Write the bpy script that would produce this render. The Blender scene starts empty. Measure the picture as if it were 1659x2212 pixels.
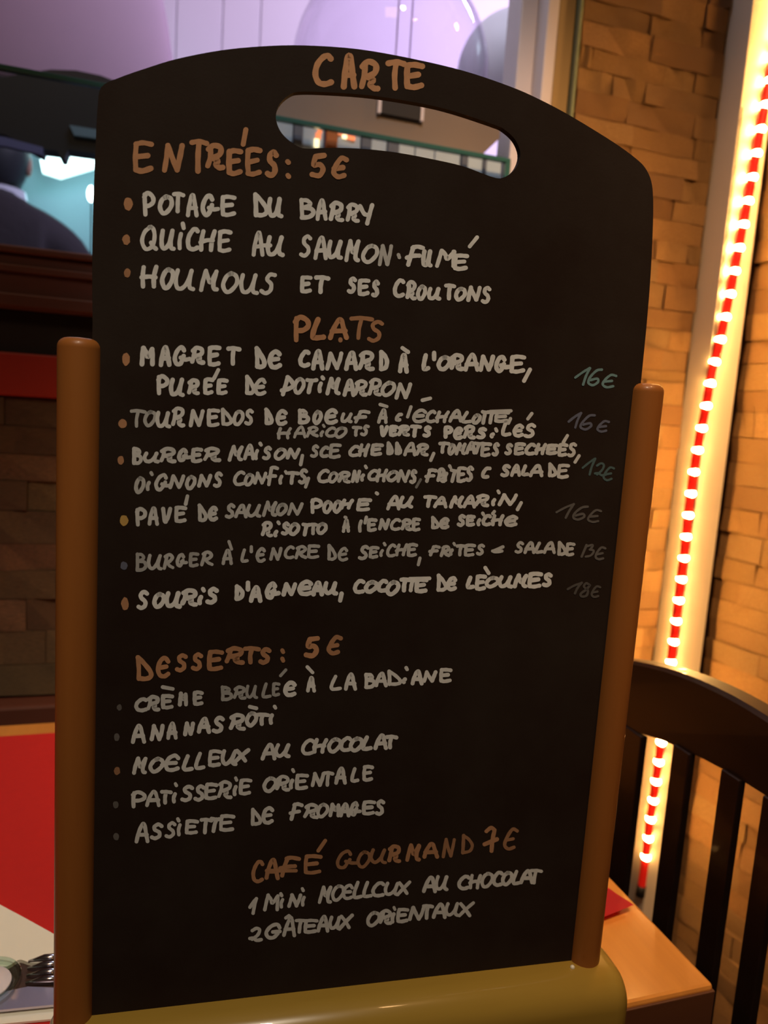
import bpy, bmesh, math, random
import numpy as np
from mathutils import Vector, Matrix

random.seed(7)
SC = bpy.context.scene
COL = SC.collection

# ------------------------------------------------------------------ camera
W_, H_ = 1659.0, 2212.0
F = 1602.0                                   # focal length in pixels of the 1659x2212 frame
def nrm(v):
    v = np.array(v, float); return v / np.linalg.norm(v)
DOWN = nrm([62 - 829.5, 12900 - 1106, F]); UP = -DOWN
def hv(px):                                  # horizontal direction in camera axes through a column of the horizon
    y = (767.5 * (px - 829.5) - F * F) / 11794.0
    return nrm([px - 829.5, y, F])
XC = hv(5760); YC = np.cross(XC, UP); YC = YC if YC[2] > 0 else -YC
R = np.array([XC, YC, UP])                   # world <- camera (x right, y down, z forward)
TZ = 0.75                                    # table top height
CAM = np.array([0.0, 0.0, TZ + 0.35])
cam_d = bpy.data.cameras.new('camera'); cam = bpy.data.objects.new('camera', cam_d); COL.objects.link(cam)
M3 = R @ np.diag([1, -1, -1])
M4 = Matrix([list(M3[i]) + [CAM[i]] for i in range(3)] + [[0, 0, 0, 1]])
cam.matrix_world = M4
cam_d.sensor_fit = 'VERTICAL'; cam_d.sensor_height = 36.0; cam_d.lens = 36.0 * F / H_
cam_d.clip_start = 0.01
cam_d.dof.use_dof = True; cam_d.dof.focus_distance = 0.36
cam_d.dof.aperture_fstop = cam_d.lens / 2.6
SC.camera = cam

# ------------------------------------------------------------------ world, lights, exposure
SC.view_settings.view_transform = 'Standard'; SC.view_settings.look = 'None'
SC.view_settings.exposure = 0.0; SC.view_settings.gamma = 1.0
SC.view_settings.use_curve_mapping = False
wd = bpy.data.worlds.new('world'); SC.world = wd; wd.use_nodes = True
wd.node_tree.nodes['Background'].inputs[0].default_value = (0.9, 0.55, 0.36, 1)
wd.node_tree.nodes['Background'].inputs[1].default_value = 0.03

def light(name, kind, loc, energy, color, target=None, size=0.2, sy=None, spot=None, blend=0.6):
    d = bpy.data.lights.new(name, kind); d.energy = energy; d.color = color
    if kind == 'AREA':
        d.size = size
        if sy: d.shape = 'RECTANGLE'; d.size_y = sy
    else:
        d.shadow_soft_size = size
    if kind == 'SPOT': d.spot_size = spot; d.spot_blend = blend
    o = bpy.data.objects.new(name, d); COL.objects.link(o); o.location = loc
    if target is not None:
        o.rotation_euler = (Vector(target) - Vector(loc)).to_track_quat('-Z', 'Y').to_euler()
    return o
light('ceiling_spot_over_table', 'SPOT', (-0.10, -0.28, 2.35), 42, (1.0, 0.86, 0.66), (0.03, 0.42, 0.85), 0.07, spot=math.radians(42), blend=0.7)
light('ceiling_lamp_in_room', 'AREA', (-0.5, -1.2, 3.3), 8.0, (1.0, 0.62, 0.36), (0.1, 0.5, 0.9), 0.6)
light('lilac_lamp_back_room', 'AREA', (1.45, 1.5, 2.75), 40, (0.84, 0.70, 1.0), (1.3, 2.6, 2.0), 0.5)
light('mauve_lamp_back_room', 'AREA', (0.1, 1.15, 2.7), 8, (0.90, 0.72, 0.92), (0.0, 2.2, 1.7), 0.4)
light('cool_fill_over_sill', 'AREA', (0.36, 1.02, 2.25), 3.5, (0.72, 0.82, 1.0), (0.3, 1.12, 1.3), 0.3)  # added fill for the cooler panels, not an actual fixture
light('cool_fill_over_opening', 'SPOT', (0.22, 0.10, 2.42), 24, (0.86, 0.88, 1.0), (0.24, 0.95, 1.46), 0.05, spot=math.radians(30), blend=0.6)  # added to brighten the view through the slot, not an actual ceiling lamp
light('warm_wall_lamp', 'POINT', (0.885, 0.79, 1.98), 9, (1.0, 0.52, 0.17), None, 0.04)
light('warm_fill_on_corner', 'SPOT', (0.48, -0.05, 2.2), 95, (1.0, 0.55, 0.23), (0.62, 0.76, 1.04), 0.06, spot=math.radians(58), blend=0.9)  # added fill to lift the corner stones and the table

# ------------------------------------------------------------------ helpers
def ray(px, py): return R @ np.array([px - 829.5, py - 1106.0, F])
def onz(px, py, z):
    r = ray(px, py); return CAM + r * (z - CAM[2]) / r[2]
def onpl(px, py, p0, nn):
    r = ray(px, py); return CAM + r * float((np.array(p0) - CAM) @ nn) / float(r @ nn)
NX = np.array([1.0, 0, 0]); NY = np.array([0, 1.0, 0])
def ony(px, py, y): return onpl(px, py, (0, y, 0), NY)
def onx(px, py, x): return onpl(px, py, (x, 0, 0), NX)

def link(name, me, mat=None, parent=None):
    o = bpy.data.objects.new(name, me); COL.objects.link(o)
    if mat: me.materials.append(mat)
    if parent: o.parent = parent
    return o
def obj(name, bm, mat=None, parent=None, smooth=False):
    bmesh.ops.recalc_face_normals(bm, faces=bm.faces)
    me = bpy.data.meshes.new(name); bm.to_mesh(me); bm.free()
    if smooth:
        me.polygons.foreach_set('use_smooth', [True] * len(me.polygons))
    return link(name, me, mat, parent)
def autosmooth(o, deg=35):
    me = o.data
    me.polygons.foreach_set('use_smooth', [True] * len(me.polygons))
    bm = bmesh.new(); bm.from_mesh(me)
    for e in bm.edges:
        if len(e.link_faces) == 2 and e.calc_face_angle(0) > math.radians(deg): e.smooth = False
    bm.to_mesh(me); bm.free()
def tag(o, label, cat, group=None):
    o['label'] = label; o['category'] = cat
    if group: o['group'] = group
    return o
def empty(name, loc, label, cat, group=None, rz=0):
    o = bpy.data.objects.new(name, None); COL.objects.link(o); o.location = loc; o.rotation_euler = (0, 0, rz)
    o.empty_display_size = 0.05
    return tag(o, label, cat, group)
def inv(root):                               # world -> root-local for a root with location and z rotation
    return (Matrix.Translation(root.location) @ Matrix.Rotation(root.rotation_euler.z, 4, 'Z')).inverted()
def localize(bm, root):
    bmesh.ops.transform(bm, matrix=inv(root), verts=bm.verts); return bm
def box(bm, x0, x1, y0, y1, z0, z1, bev=0.0, seg=2):
    r = bmesh.ops.create_cube(bm, size=1.0)
    vs = r['verts']
    for v in vs:
        v.co = Vector(((x0 + x1) / 2 + v.co.x * (x1 - x0), (y0 + y1) / 2 + v.co.y * (y1 - y0), (z0 + z1) / 2 + v.co.z * (z1 - z0)))
    if bev:
        es = list({e for v in vs for e in v.link_edges})
        bmesh.ops.bevel(bm, geom=es, offset=bev, segments=seg, affect='EDGES', profile=0.5)
    return bm
def BX(*a, **k): return box(bmesh.new(), *a, **k)
def lathe(bm, prof, seg=48, c=(0, 0, 0), closed=False):
    rings = []
    for r, z in prof:
        if r < 1e-6: rings.append([bm.verts.new((c[0], c[1], c[2] + z))])
        else: rings.append([bm.verts.new((c[0] + r * math.cos(2 * math.pi * i / seg), c[1] + r * math.sin(2 * math.pi * i / seg), c[2] + z)) for i in range(seg)])
    pairs = list(zip(rings, rings[1:]))
    if closed: pairs.append((rings[-1], rings[0]))
    for a, b in pairs:
        for i in range(seg):
            j = (i + 1) % seg
            if len(a) == 1 and len(b) == 1: continue
            if len(a) == 1: bm.faces.new((a[0], b[i], b[j]))
            elif len(b) == 1: bm.faces.new((a[i], a[j], b[0]))
            else: bm.faces.new((a[i], a[j], b[j], b[i]))
    return bm
def tube(bm, pts, rad, seg=8, cap=True):
    pts = [Vector(p) for p in pts]; n = len(pts); rings = []
    prev = None
    for i, p in enumerate(pts):
        t = (pts[min(i + 1, n - 1)] - pts[max(i - 1, 0)]).normalized()
        if prev is None:
            a = Vector((0, 0, 1)) if abs(t.z) < 0.9 else Vector((1, 0, 0)); u = t.cross(a).normalized()
        else:
            u = (prev - t * prev.dot(t)).normalized()
        prev = u; w = t.cross(u)
        rr = rad[i] if isinstance(rad, (list, tuple)) else rad
        rings.append([bm.verts.new(p + (u * math.cos(2 * math.pi * k / seg) + w * math.sin(2 * math.pi * k / seg)) * rr) for k in range(seg)])
    for a, b in zip(rings, rings[1:]):
        for i in range(seg): bm.faces.new((a[i], a[(i + 1) % seg], b[(i + 1) % seg], b[i]))
    if cap:
        bm.faces.new(rings[0][::-1]); bm.faces.new(rings[-1])
    return bm
def prism(bm, poly, d):                       # poly: list of 3-D points (flat), d: extrusion vector
    a = [bm.verts.new(p) for p in poly]; b = [bm.verts.new(Vector(p) + Vector(d)) for p in poly]
    n = len(poly)
    bm.faces.new(a); bm.faces.new(b[::-1])
    for i in range(n): bm.faces.new((a[i], b[i], b[(i + 1) % n], a[(i + 1) % n]))
    return bm
def crom(pts, sub=5, closed=False):           # Catmull-Rom
    pts = [np.array(p, float) for p in pts]
    if len(pts) < 3 and not closed:
        return [pts[0] + (pts[-1] - pts[0]) * t for t in np.linspace(0, 1, 4)]
    n = len(pts); out = []
    rng = range(n) if closed else range(n - 1)
    for i in rng:
        if closed: p = [pts[(i + k) % n] for k in (-1, 0, 1, 2)]
        else: p = [pts[max(i - 1, 0)], pts[i], pts[i + 1], pts[min(i + 2, n - 1)]]
        for s in range(sub):
            t = s / sub
            out.append(0.5 * ((2 * p[1]) + (-p[0] + p[2]) * t + (2 * p[0] - 5 * p[1] + 4 * p[2] - p[3]) * t * t + (-p[0] + 3 * p[1] - 3 * p[2] + p[3]) * t ** 3))
    if not closed: out.append(pts[-1])
    return out

# ------------------------------------------------------------------ materials
def srgb(c):
    return tuple((x / 255 / 12.92 if x / 255 <= 0.04045 else ((x / 255 + 0.055) / 1.055) ** 2.4) for x in c)
def mat(name, col, rough=0.6, spec=0.5, metal=0.0, noise=None, bump=None, emit=None, trans=0.0, ior=1.45, stretch=None, objrand=None, coat=0.0):
    m = bpy.data.materials.new(name); m.use_nodes = True
    nt = m.node_tree; N = nt.nodes; L = nt.links; b = N['Principled BSDF']
    b.inputs['Base Color'].default_value = (*col, 1); b.inputs['Roughness'].default_value = rough
    b.inputs['Metallic'].default_value = metal; b.inputs['Specular IOR Level'].default_value = spec
    b.inputs['Transmission Weight'].default_value = trans; b.inputs['IOR'].default_value = ior
    b.inputs['Coat Weight'].default_value = coat
    if emit: b.inputs['Emission Color'].default_value = (*emit[0], 1); b.inputs['Emission Strength'].default_value = emit[1]
    tc = N.new('ShaderNodeTexCoord'); mp = N.new('ShaderNodeMapping'); L.new(tc.outputs['Object'], mp.inputs[0])
    if stretch: mp.inputs['Scale'].default_value = stretch
    src = None
    if objrand:
        oi = N.new('ShaderNodeObjectInfo'); cr = N.new('ShaderNodeValToRGB'); L.new(oi.outputs['Random'], cr.inputs[0])
        el = cr.color_ramp.elements
        for i, c in enumerate(objrand):
            e = el[i] if i < 2 else el.new(0)
            e.color = (*c, 1)
        for i, e in enumerate(sorted(el, key=lambda e: 0)): pass
        k = len(objrand)
        for i in range(k): el[i].position = i / (k - 1)
        src = cr.outputs[0]
        ad = N.new('ShaderNodeVectorMath'); ad.operation = 'ADD'
        ml = N.new('ShaderNodeVectorMath'); ml.operation = 'SCALE'; L.new(oi.outputs['Location'], ml.inputs[0]); ml.inputs[3].default_value = 3.0
        L.new(mp.outputs[0], ad.inputs[0]); L.new(ml.outputs[0], ad.inputs[1]); vec = ad.outputs[0]
    else: vec = mp.outputs[0]
    if noise:                                # (scale, amount, second colour)
        nz = N.new('ShaderNodeTexNoise'); nz.inputs['Scale'].default_value = noise[0]; nz.inputs['Detail'].default_value = 6
        nz.inputs['Roughness'].default_value = 0.62
        L.new(vec, nz.inputs['Vector'])
        rp = N.new('ShaderNodeMapRange'); rp.inputs[1].default_value = 0.35; rp.inputs[2].default_value = 0.68
        L.new(nz.outputs[0], rp.inputs[0])
        mu = N.new('ShaderNodeMath'); mu.operation = 'MULTIPLY'; mu.inputs[1].default_value = noise[1]; L.new(rp.outputs[0], mu.inputs[0])
        mx = N.new('ShaderNodeMix'); mx.data_type = 'RGBA'; L.new(mu.outputs[0], mx.inputs[0])
        mx.inputs[6].default_value = (*col, 1); mx.inputs[7].default_value = (*noise[2], 1)
        if src: L.new(src, mx.inputs[6])
        src = mx.outputs[2]
    if src: L.new(src, b.inputs['Base Color'])
    if bump:
        nb = N.new('ShaderNodeTexNoise'); nb.inputs['Scale'].default_value = bump[0]; nb.inputs['Detail'].default_value = 5; L.new(vec, nb.inputs['Vector'])
        bp = N.new('ShaderNodeBump'); bp.inputs['Distance'].default_value = bump[1]; bp.inputs['Strength'].default_value = 1.0
        L.new(nb.outputs[0], bp.inputs['Height']); L.new(bp.outputs[0], b.inputs['Normal'])
    return m
MT = {}
MT['board'] = mat('blackboard_paint', (0.0180, 0.0098, 0.0068), 0.66, 0.10, noise=(11, 0.6, (0.032, 0.024, 0.019)), bump=(900, 0.00004))
MT['board_edge'] = mat('board_edge', (0.035, 0.025, 0.02), 0.6)
MT['rail'] = mat('stained_beech', (0.30, 0.105, 0.022), 0.40, 0.3, noise=(30, 0.7, (0.22, 0.070, 0.014)), stretch=(1, 1, 0.08), coat=0.10)
MT['base'] = mat('olive_varnished_wood', (0.34, 0.215, 0.035), 0.26, 0.45, noise=(22, 0.6, (0.24, 0.14, 0.022)), stretch=(0.12, 1, 1), coat=0.4)
MT['table'] = mat('varnished_table_wood', (0.66, 0.27, 0.05), 0.24, 0.6, noise=(26, 0.7, (0.44, 0.17, 0.035)), stretch=(1, 0.09, 1), bump=(60, 0.0002), coat=0.6)
MT['table_dark'] = mat('dark_table_edge', (0.10, 0.035, 0.014), 0.45, noise=(26, 0.5, (0.05, 0.018, 0.01)), stretch=(0.1, 1, 1))
MT['red'] = mat('red_place_mat', (0.50, 0.016, 0.012), 0.75, 0.3, noise=(120, 0.3, (0.42, 0.014, 0.012)), bump=(900, 0.0001))
MT['redbright'] = mat('bright_red_mat', (0.62, 0.035, 0.035), 0.7, 0.3, noise=(120, 0.3, (0.55, 0.03, 0.03)))
MT['redband'] = mat('red_painted_wood', (0.36, 0.025, 0.014), 0.55, noise=(8, 0.4, (0.22, 0.015, 0.01)))
MT['redwood'] = mat('red_brown_wood', (0.105, 0.035, 0.024), 0.5, noise=(24, 0.6, (0.055, 0.018, 0.012)), stretch=(0.1, 1, 1))
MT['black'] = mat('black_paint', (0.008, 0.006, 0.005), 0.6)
MT['chairwood'] = mat('espresso_wood', (0.010, 0.0045, 0.003), 0.40, 0.4, noise=(30, 0.7, (0.024, 0.010, 0.006)), stretch=(1, 0.1, 1), coat=0.1)
BR = [(0.40, 0.20, 0.075), (0.30, 0.15, 0.055), (0.47, 0.28, 0.12), (0.34, 0.20, 0.08), (0.42, 0.23, 0.09), (0.24, 0.12, 0.05), (0.38, 0.24, 0.11)]
MT['brick'] = mat('warm_split_stone', (0.4, 0.22, 0.1), 0.8, 0.3, noise=(28, 0.75, (0.26, 0.13, 0.05)), bump=(90, 0.0028), objrand=BR)
MT['stone'] = mat('shaded_split_stone', (0.2, 0.12, 0.08), 0.8, 0.3, noise=(24, 0.7, (0.10, 0.07, 0.045)), bump=(80, 0.003),
                  objrand=[(0.25, 0.115, 0.075), (0.19, 0.13, 0.08), (0.32, 0.17, 0.10), (0.14, 0.095, 0.06), (0.26, 0.18, 0.09), (0.17, 0.085, 0.055)])  # darker copy of the warm stone, dim light put into its colour
MT['grout'] = mat('grout', (0.10, 0.05, 0.022), 0.9, noise=(40, 0.5, (0.05, 0.025, 0.012)))
MT['white'] = mat('white_painted_boxing', (0.62, 0.55, 0.47), 0.5, noise=(6, 0.3, (0.56, 0.48, 0.40)))
MT['floor'] = mat('dark_floor', (0.03, 0.022, 0.018), 0.5, noise=(6, 0.6, (0.05, 0.035, 0.03)))
MT['rope'] = mat('red_rope_skin', (0.55, 0.012, 0.010), 0.25, 0.5, coat=0.4, emit=((1.0, 0.02, 0.008), 0.22))
MT['led'] = mat('warm_led', (1, 0.7, 0.3), 0.4, emit=((1.0, 0.52, 0.14), 285.0))
MT['wire'] = mat('black_wire', (0.02, 0.008, 0.006), 0.5)
MT['ceramic'] = mat('white_ceramic', (0.70, 0.66, 0.56), 0.18, 0.5, coat=0.3)
MT['steel'] = mat('polished_steel', (0.62, 0.60, 0.66), 0.16, 0.5, metal=1.0)
MT['paper'] = mat('white_paper', (0.80, 0.78, 0.66), 0.85, noise=(14, 0.3, (0.74, 0.72, 0.60)))
MT['blade'] = mat('lilac_tinted_steel', (0.66, 0.62, 0.74), 0.42, 0.5, metal=1.0)  # lilac of the reflected light is put into the steel colour
MT['napkin'] = mat('brown_shade_strip', (0.06, 0.03, 0.022), 0.8)
MT['lilac'] = mat('lilac_wall', (0.66, 0.60, 0.70), 0.8, noise=(2.5, 0.35, (0.60, 0.55, 0.63)))
MT['mauve'] = mat('mauve_shade', (0.42, 0.28, 0.40), 0.7, noise=(5, 0.4, (0.35, 0.25, 0.36)))
MT['frame'] = mat('white_window_frame', (0.72, 0.66, 0.66), 0.4)
MT['cream'] = mat('cream_lacquer', (0.20, 0.15, 0.11), 0.5, noise=(10, 0.3, (0.17, 0.13, 0.10)))
MT['jamb'] = mat('olive_jamb_wood', (0.36, 0.24, 0.09), 0.5, noise=(20, 0.5, (0.28, 0.18, 0.06)), stretch=(1, 1, 0.1))
MT['tealwall'] = mat('teal_wall', (0.17, 0.26, 0.30), 0.7, noise=(3, 0.4, (0.13, 0.19, 0.24)))
MT['panel'] = mat('pale_blue_panel', (0.56, 0.64, 0.74), 0.4, noise=(12, 0.3, (0.44, 0.48, 0.54)))
MT['paneldark'] = mat('slate_post', (0.12, 0.13, 0.18), 0.5)
MT['orangepost'] = mat('copper_post', (0.48, 0.13, 0.03), 0.4)
MT['hood'] = mat('dark_hood', (0.013, 0.016, 0.020), 0.45)
MT['hoodtrim'] = mat('violet_steel_trim', (0.14, 0.15, 0.32), 0.4)
MT['hair'] = mat('dark_hair', (0.012, 0.016, 0.022), 0.5)
MT['skin'] = mat('skin', (0.34, 0.20, 0.15), 0.55)
MT['cloth'] = mat('charcoal_jacket', (0.030, 0.024, 0.032), 0.85, bump=(60, 0.002))
MT['collar'] = mat('pale_collar', (0.5, 0.52, 0.62), 0.8)
MT['window_glow'] = mat('kitchen_light_panel', (1, 1, 1), 0.5, emit=((0.72, 1.0, 0.98), 2.2))
MT['bulb'] = mat('round_lamp', (1, 1, 1), 0.5, emit=((0.85, 1.0, 1.0), 5.0))
MT['digit'] = mat('display_digit', (0.9, 0.2, 0.08), 0.5, emit=((1.0, 0.27, 0.10), 1.1))
MT['flame'] = mat('display_light', (1, 0.7, 0.4), 0.5, emit=((1.0, 0.75, 0.42), 2.2))
MT['green_edge'] = mat('glass_edge_green', (0.035, 0.12, 0.11), 0.15, 0.6, emit=None, coat=0.5)
MT['pale_edge'] = mat('pale_glass_edge', (0.20, 0.24, 0.15), 0.2, 0.5)
def glassmat(name, col=(1, 1, 1), rough=0.0, tint=1.0):
    # thin architectural glass: clear transmission plus a Fresnel reflection
    m = bpy.data.materials.new(name); m.use_nodes = True; nt = m.node_tree; N = nt.nodes; L = nt.links
    N.remove(N['Principled BSDF']); out = N['Material Output']
    t = N.new('ShaderNodeBsdfTransparent'); t.inputs[0].default_value = (*col, 1)
    g = N.new('ShaderNodeBsdfGlossy'); g.inputs['Roughness'].default_value = rough
    fr = N.new('ShaderNodeLayerWeight'); fr.inputs[0].default_value = 0.5
    pw = N.new('ShaderNodeMath'); pw.operation = 'POWER'; L.new(fr.outputs['Facing'], pw.inputs[0]); pw.inputs[1].default_value = 4.0
    ml = N.new('ShaderNodeMath'); ml.operation = 'MULTIPLY_ADD'; L.new(pw.outputs[0], ml.inputs[0]); ml.inputs[1].default_value = tint; ml.inputs[2].default_value = 0.03
    mx = N.new('ShaderNodeMixShader'); L.new(ml.outputs[0], mx.inputs[0]); L.new(t.outputs[0], mx.inputs[1]); L.new(g.outputs[0], mx.inputs[2])
    L.new(mx.outputs[0], out.inputs[0]); return m
MT['glass'] = glassmat('clear_glass', (0.90, 0.95, 0.95), 0.02)
MT['globe'] = glassmat('globe_glass', (0.92, 0.90, 0.96), 0.03, 0.7)
MT['tumbler'] = glassmat('tumbler_glass', (0.80, 0.90, 0.86), 0.02)
MT['frost'] = mat('frosted_globe', (0.62, 0.60, 0.66), 0.6)

# ------------------------------------------------------------------ room structure
YW = 0.95                                    # face of the back wall
XCAS = 0.782                                 # left face of the boxed pipe
def struct(name, bm, m, parent=None):
    o = obj(name, bm, m, parent)
    if parent is None: o['kind'] = 'structure'
    return o
bm = bmesh.new()
box(bm, -1.3, 0.93, YW + 0.008, YW + 0.12, 0.0, 1.187)
box(bm, 0.545, 0.93, YW + 0.008, YW + 0.12, 1.187, 2.75)
box(bm, -1.3, 0.545, YW + 0.008, YW + 0.12, 2.40, 2.75)
wall_back = struct('wall_back', bm, MT['grout'])
# right wall runs towards the camera at about 99 degrees from the back wall
RW0 = np.array([0.853, 0.955]); RWD = nrm([0.16, -0.987]); RWN = np.array([RWD[1], -RWD[0]])   # RWN points into the room (-x)
def rwp(s, d, z): p = RW0 + RWD * s + RWN * d; return Vector((p[0], p[1], z))
bm = bmesh.new()
prism(bm, [rwp(-0.02, -0.009, 0), rwp(1.1, -0.009, 0), rwp(1.1, -0.1, 0), rwp(-0.02, -0.1, 0)], (0, 0, 2.75))
wall_right = struct('wall_right', bm, MT['grout'])
floor = struct('floor', BX(-2.2, 2.6, -1.5, 3.0, -0.03, 0.0), MT['floor'])

# split-stone pieces: a few shared meshes, one object per stone
def stone_mesh(k, m):
    bm = bmesh.new(); box(bm, -0.5, 0.5, 0.0, 1.0, -0.5, 0.5)
    rr = random.Random(k)
    bmesh.ops.subdivide_edges(bm, edges=[e for e in bm.edges if abs(e.verts[0].co.x - e.verts[1].co.x) > 0.5], cuts=2)
    for v in bm.verts:
        if v.co.y < 0.5: v.co.y += rr.uniform(-0.10, 0.16)
        v.co.z += rr.uniform(-0.012, 0.012)
    bmesh.ops.recalc_face_normals(bm, faces=bm.faces)
    me = bpy.data.meshes.new('stone_piece'); bm.to_mesh(me); bm.free(); me.materials.append(m); return me
BRM = [stone_mesh(i, MT['brick']) for i in range(5)]
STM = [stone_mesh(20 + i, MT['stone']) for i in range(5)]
def lay(name, parent, meshes, place, s0, s1, z0, z1, hs, ws, rnd, gap=0.0009):
    z = z0; n = 0
    while z < z1 - 0.006:
        h = min(rnd.uniform(*hs), z1 - z); s = s0
        if z1 - (z + h) < 0.01: h = z1 - z
        w = rnd.uniform(ws[0] * 0.4, ws[1])
        while s < s1 - 0.004:
            w = min(w, s1 - s)
            if s1 - (s + w) < 0.015: w = s1 - s
            o = bpy.data.objects.new(name, rnd.choice(meshes)); COL.objects.link(o); o.parent = parent
            place(o, s + w / 2, z + h / 2, rnd.uniform(-0.0026, 0.0012))
            o.scale = (w - gap, 0.02, h - gap); n += 1
            s += w; w = rnd.uniform(*ws)
        z += h
    return n
def pl_back(o, s, z, d): o.location = (s, YW + d, z)
RWA = math.atan2(RWD[1], RWD[0])
def pl_right(o, s, z, d):
    p = rwp(s, -d, z); o.location = p; o.rotation_euler = (0, 0, RWA)
rnd = random.Random(11)
lay('stone', wall_back, BRM, pl_back, 0.547, 0.779, 1.187, 1.80, (0.026, 0.036), (0.045, 0.12), rnd)
lay('stone', wall_back, BRM, pl_back, 0.40, 0.779, 0.36, 1.187, (0.029, 0.037), (0.06, 0.14), rnd)
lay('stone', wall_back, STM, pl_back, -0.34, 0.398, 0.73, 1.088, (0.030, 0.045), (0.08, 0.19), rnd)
lay('stone', wall_right, BRM, pl_right, 0.03, 0.52, 0.12, 1.66, (0.030, 0.042), (0.07, 0.17), rnd)
# band, shadow gap and sill on the low wall
b = struct('trim_1', BX(-1.3, 0.40, YW - 0.004, YW + 0.008, 1.090, 1.139, bev=0.002), MT['redband'])
b = struct('trim_2', BX(-1.3, 0.545, YW + 0.002, YW + 0.008, 1.139, 1.186), MT['black'])  # black colour stands in for the shade under the sill
sill = empty('window_sill', (0.0, YW, 1.187), 'dark red brown moulded wooden sill above the stone wall, left of the chalkboard', 'sill')
del sill['category'], sill['label']; sill.name = 'trim_3'; sill['kind'] = 'structure'
obj('sill_board', localize(BX(-1.3, 0.541, YW - 0.012, YW + 0.16, 1.187, 1.2465, bev=0.003), sill), MT['redwood'], sill)
obj('sill_lip', localize(BX(-1.3, 0.541, YW - 0.017, YW + 0.16, 1.2465, 1.2545, bev=0.002), sill), MT['redwood'], sill)
obj('moulding', localize(BX(-1.3, 0.541, YW - 0.017, YW - 0.012, 1.189, 1.203, bev=0.0015), sill), MT['redwood'], sill)
obj('moulding', localize(BX(-1.3, 0.541, YW - 0.016, YW - 0.012, 1.226, 1.234, bev=0.0012), sill), MT['redwood'], sill)
b = struct('trim_4', BX(-1.3, 0.39, YW - 0.03, YW + 0.008, 0.655, 0.727, bev=0.003), MT['redwood'])
# boxed pipe in the corner
bm = BX(XCAS, 0.835, 0.908, YW + 0.004, 0.0, 2.7, bev=0.0012)
struct('trim_5', bm, MT['white'])
# window post, jamb strip at the right end of the opening
win = bpy.data.objects.new('window_1', None); COL.objects.link(win); win.location = (0.5, 1.0, 1.2545); win['kind'] = 'structure'
obj('window_frame', localize(BX(0.472, 0.497, 0.985, 1.03, 1.2545, 2.4, bev=0.002), win), MT['frame'], win)
obj('window_frame', localize(BX(0.497, 0.514, 0.957, 1.05, 1.2545, 2.4, bev=0.002), win), MT['frame'], win)
obj('window_jamb', localize(BX(0.514, 0.538, 0.957, 1.05, 1.2545, 2.4, bev=0.001), win), MT['jamb'], win)
obj('window_pane', localize(BX(0.5395, 0.544, 0.948, 1.05, 1.2545, 2.4, bev=0.001), win), MT['pale_edge'], win)

# room behind: far lilac wall with panel joints, teal kitchen wall below at the left
wf = bpy.data.objects.new('wall_far', None); COL.objects.link(wf); wf.location = (0, 2.75, 0); wf['kind'] = 'structure'
YF = 2.75
xs = [-2.2] + [float(ony(px, 60, YF)[0]) for px in (230, 380, 480, 562)] + [1.75, 2.6]
for a, c in zip(xs, xs[1:]):
    obj('wall_panel', localize(BX(a + 0.0009, c - 0.0009, YF, YF + 0.05, 1.72, 3.6, bev=0.004), wf), MT['lilac'], wf)
obj('wall_backing', localize(BX(-2.2, 2.6, YF + 0.03, YF + 0.08, 0, 3.6), wf), MT['lilac'], wf)
obj('kitchen_wall', localize(BX(-2.2, 0.6, YF - 0.01, YF + 0.03, 0, 2.12), wf), MT['tealwall'], wf)
obj('lower_wall', localize(BX(0.6, 2.6, YF - 0.01, YF + 0.03, 0, 1.71), wf), MT['lilac'], wf)

# ------------------------------------------------------------------ table
XT, YT0, YT1 = 0.3545, 0.339, 0.818
tbl = empty('dining_table', (-0.1, 0.58, 0), 'varnished orange brown wooden table carrying the chalkboard and red mats', 'table')
obj('table_top', localize(BX(-0.52, XT, YT0, YT1, TZ - 0.028, TZ, bev=0.0025), tbl), MT['table'], tbl)
obj('apron', localize(BX(-0.47, XT - 0.05, YT0 + 0.05, YT0 + 0.07, TZ - 0.10, TZ - 0.028), tbl), MT['table_dark'], tbl)
obj('apron', localize(BX(XT - 0.07, XT - 0.05, YT0 + 0.05, YT1 - 0.05, TZ - 0.10, TZ - 0.028), tbl), MT['table_dark'], tbl)
obj('lipping', localize(BX(-0.52, XT, YT0 - 0.0015, YT0 + 0.0015, TZ - 0.0285, TZ - 0.0035, bev=0.0005), tbl), MT['table_dark'], tbl)
bm = bmesh.new(); lathe(bm, [(0, 0.03), (0.035, 0.03), (0.03, 0.08), (0.028, 0.40), (0.03, 0.68), (0.05, TZ - 0.030), (0, TZ - 0.030)], 28, c=(-0.09, 0.58, 0))
obj('column', localize(bm, tbl), MT['table_dark'], tbl, smooth=True)
obj('foot', localize(BX(-0.20, 0.02, 0.555, 0.605, 0, 0.035, bev=0.006), tbl), MT['table_dark'], tbl)
obj('foot', localize(BX(-0.115, -0.065, 0.36, 0.80, 0, 0.032, bev=0.006), tbl), MT['table_dark'], tbl)
# mats
def mat_sheet(pts, th=0.0016, lift=0.0):
    bm = bmesh.new(); prism(bm, [(x, y, TZ + 0.0002 + lift) for x, y in pts], (0, 0, th)); return bm
tag(obj('place_mat', mat_sheet([(-0.46, 0.372), (-0.035, 0.365), (-0.028, 0.786), (-0.46, 0.786)]), MT['red']),
    'red mat at the left under the white paper napkin', 'place mat')
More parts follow.
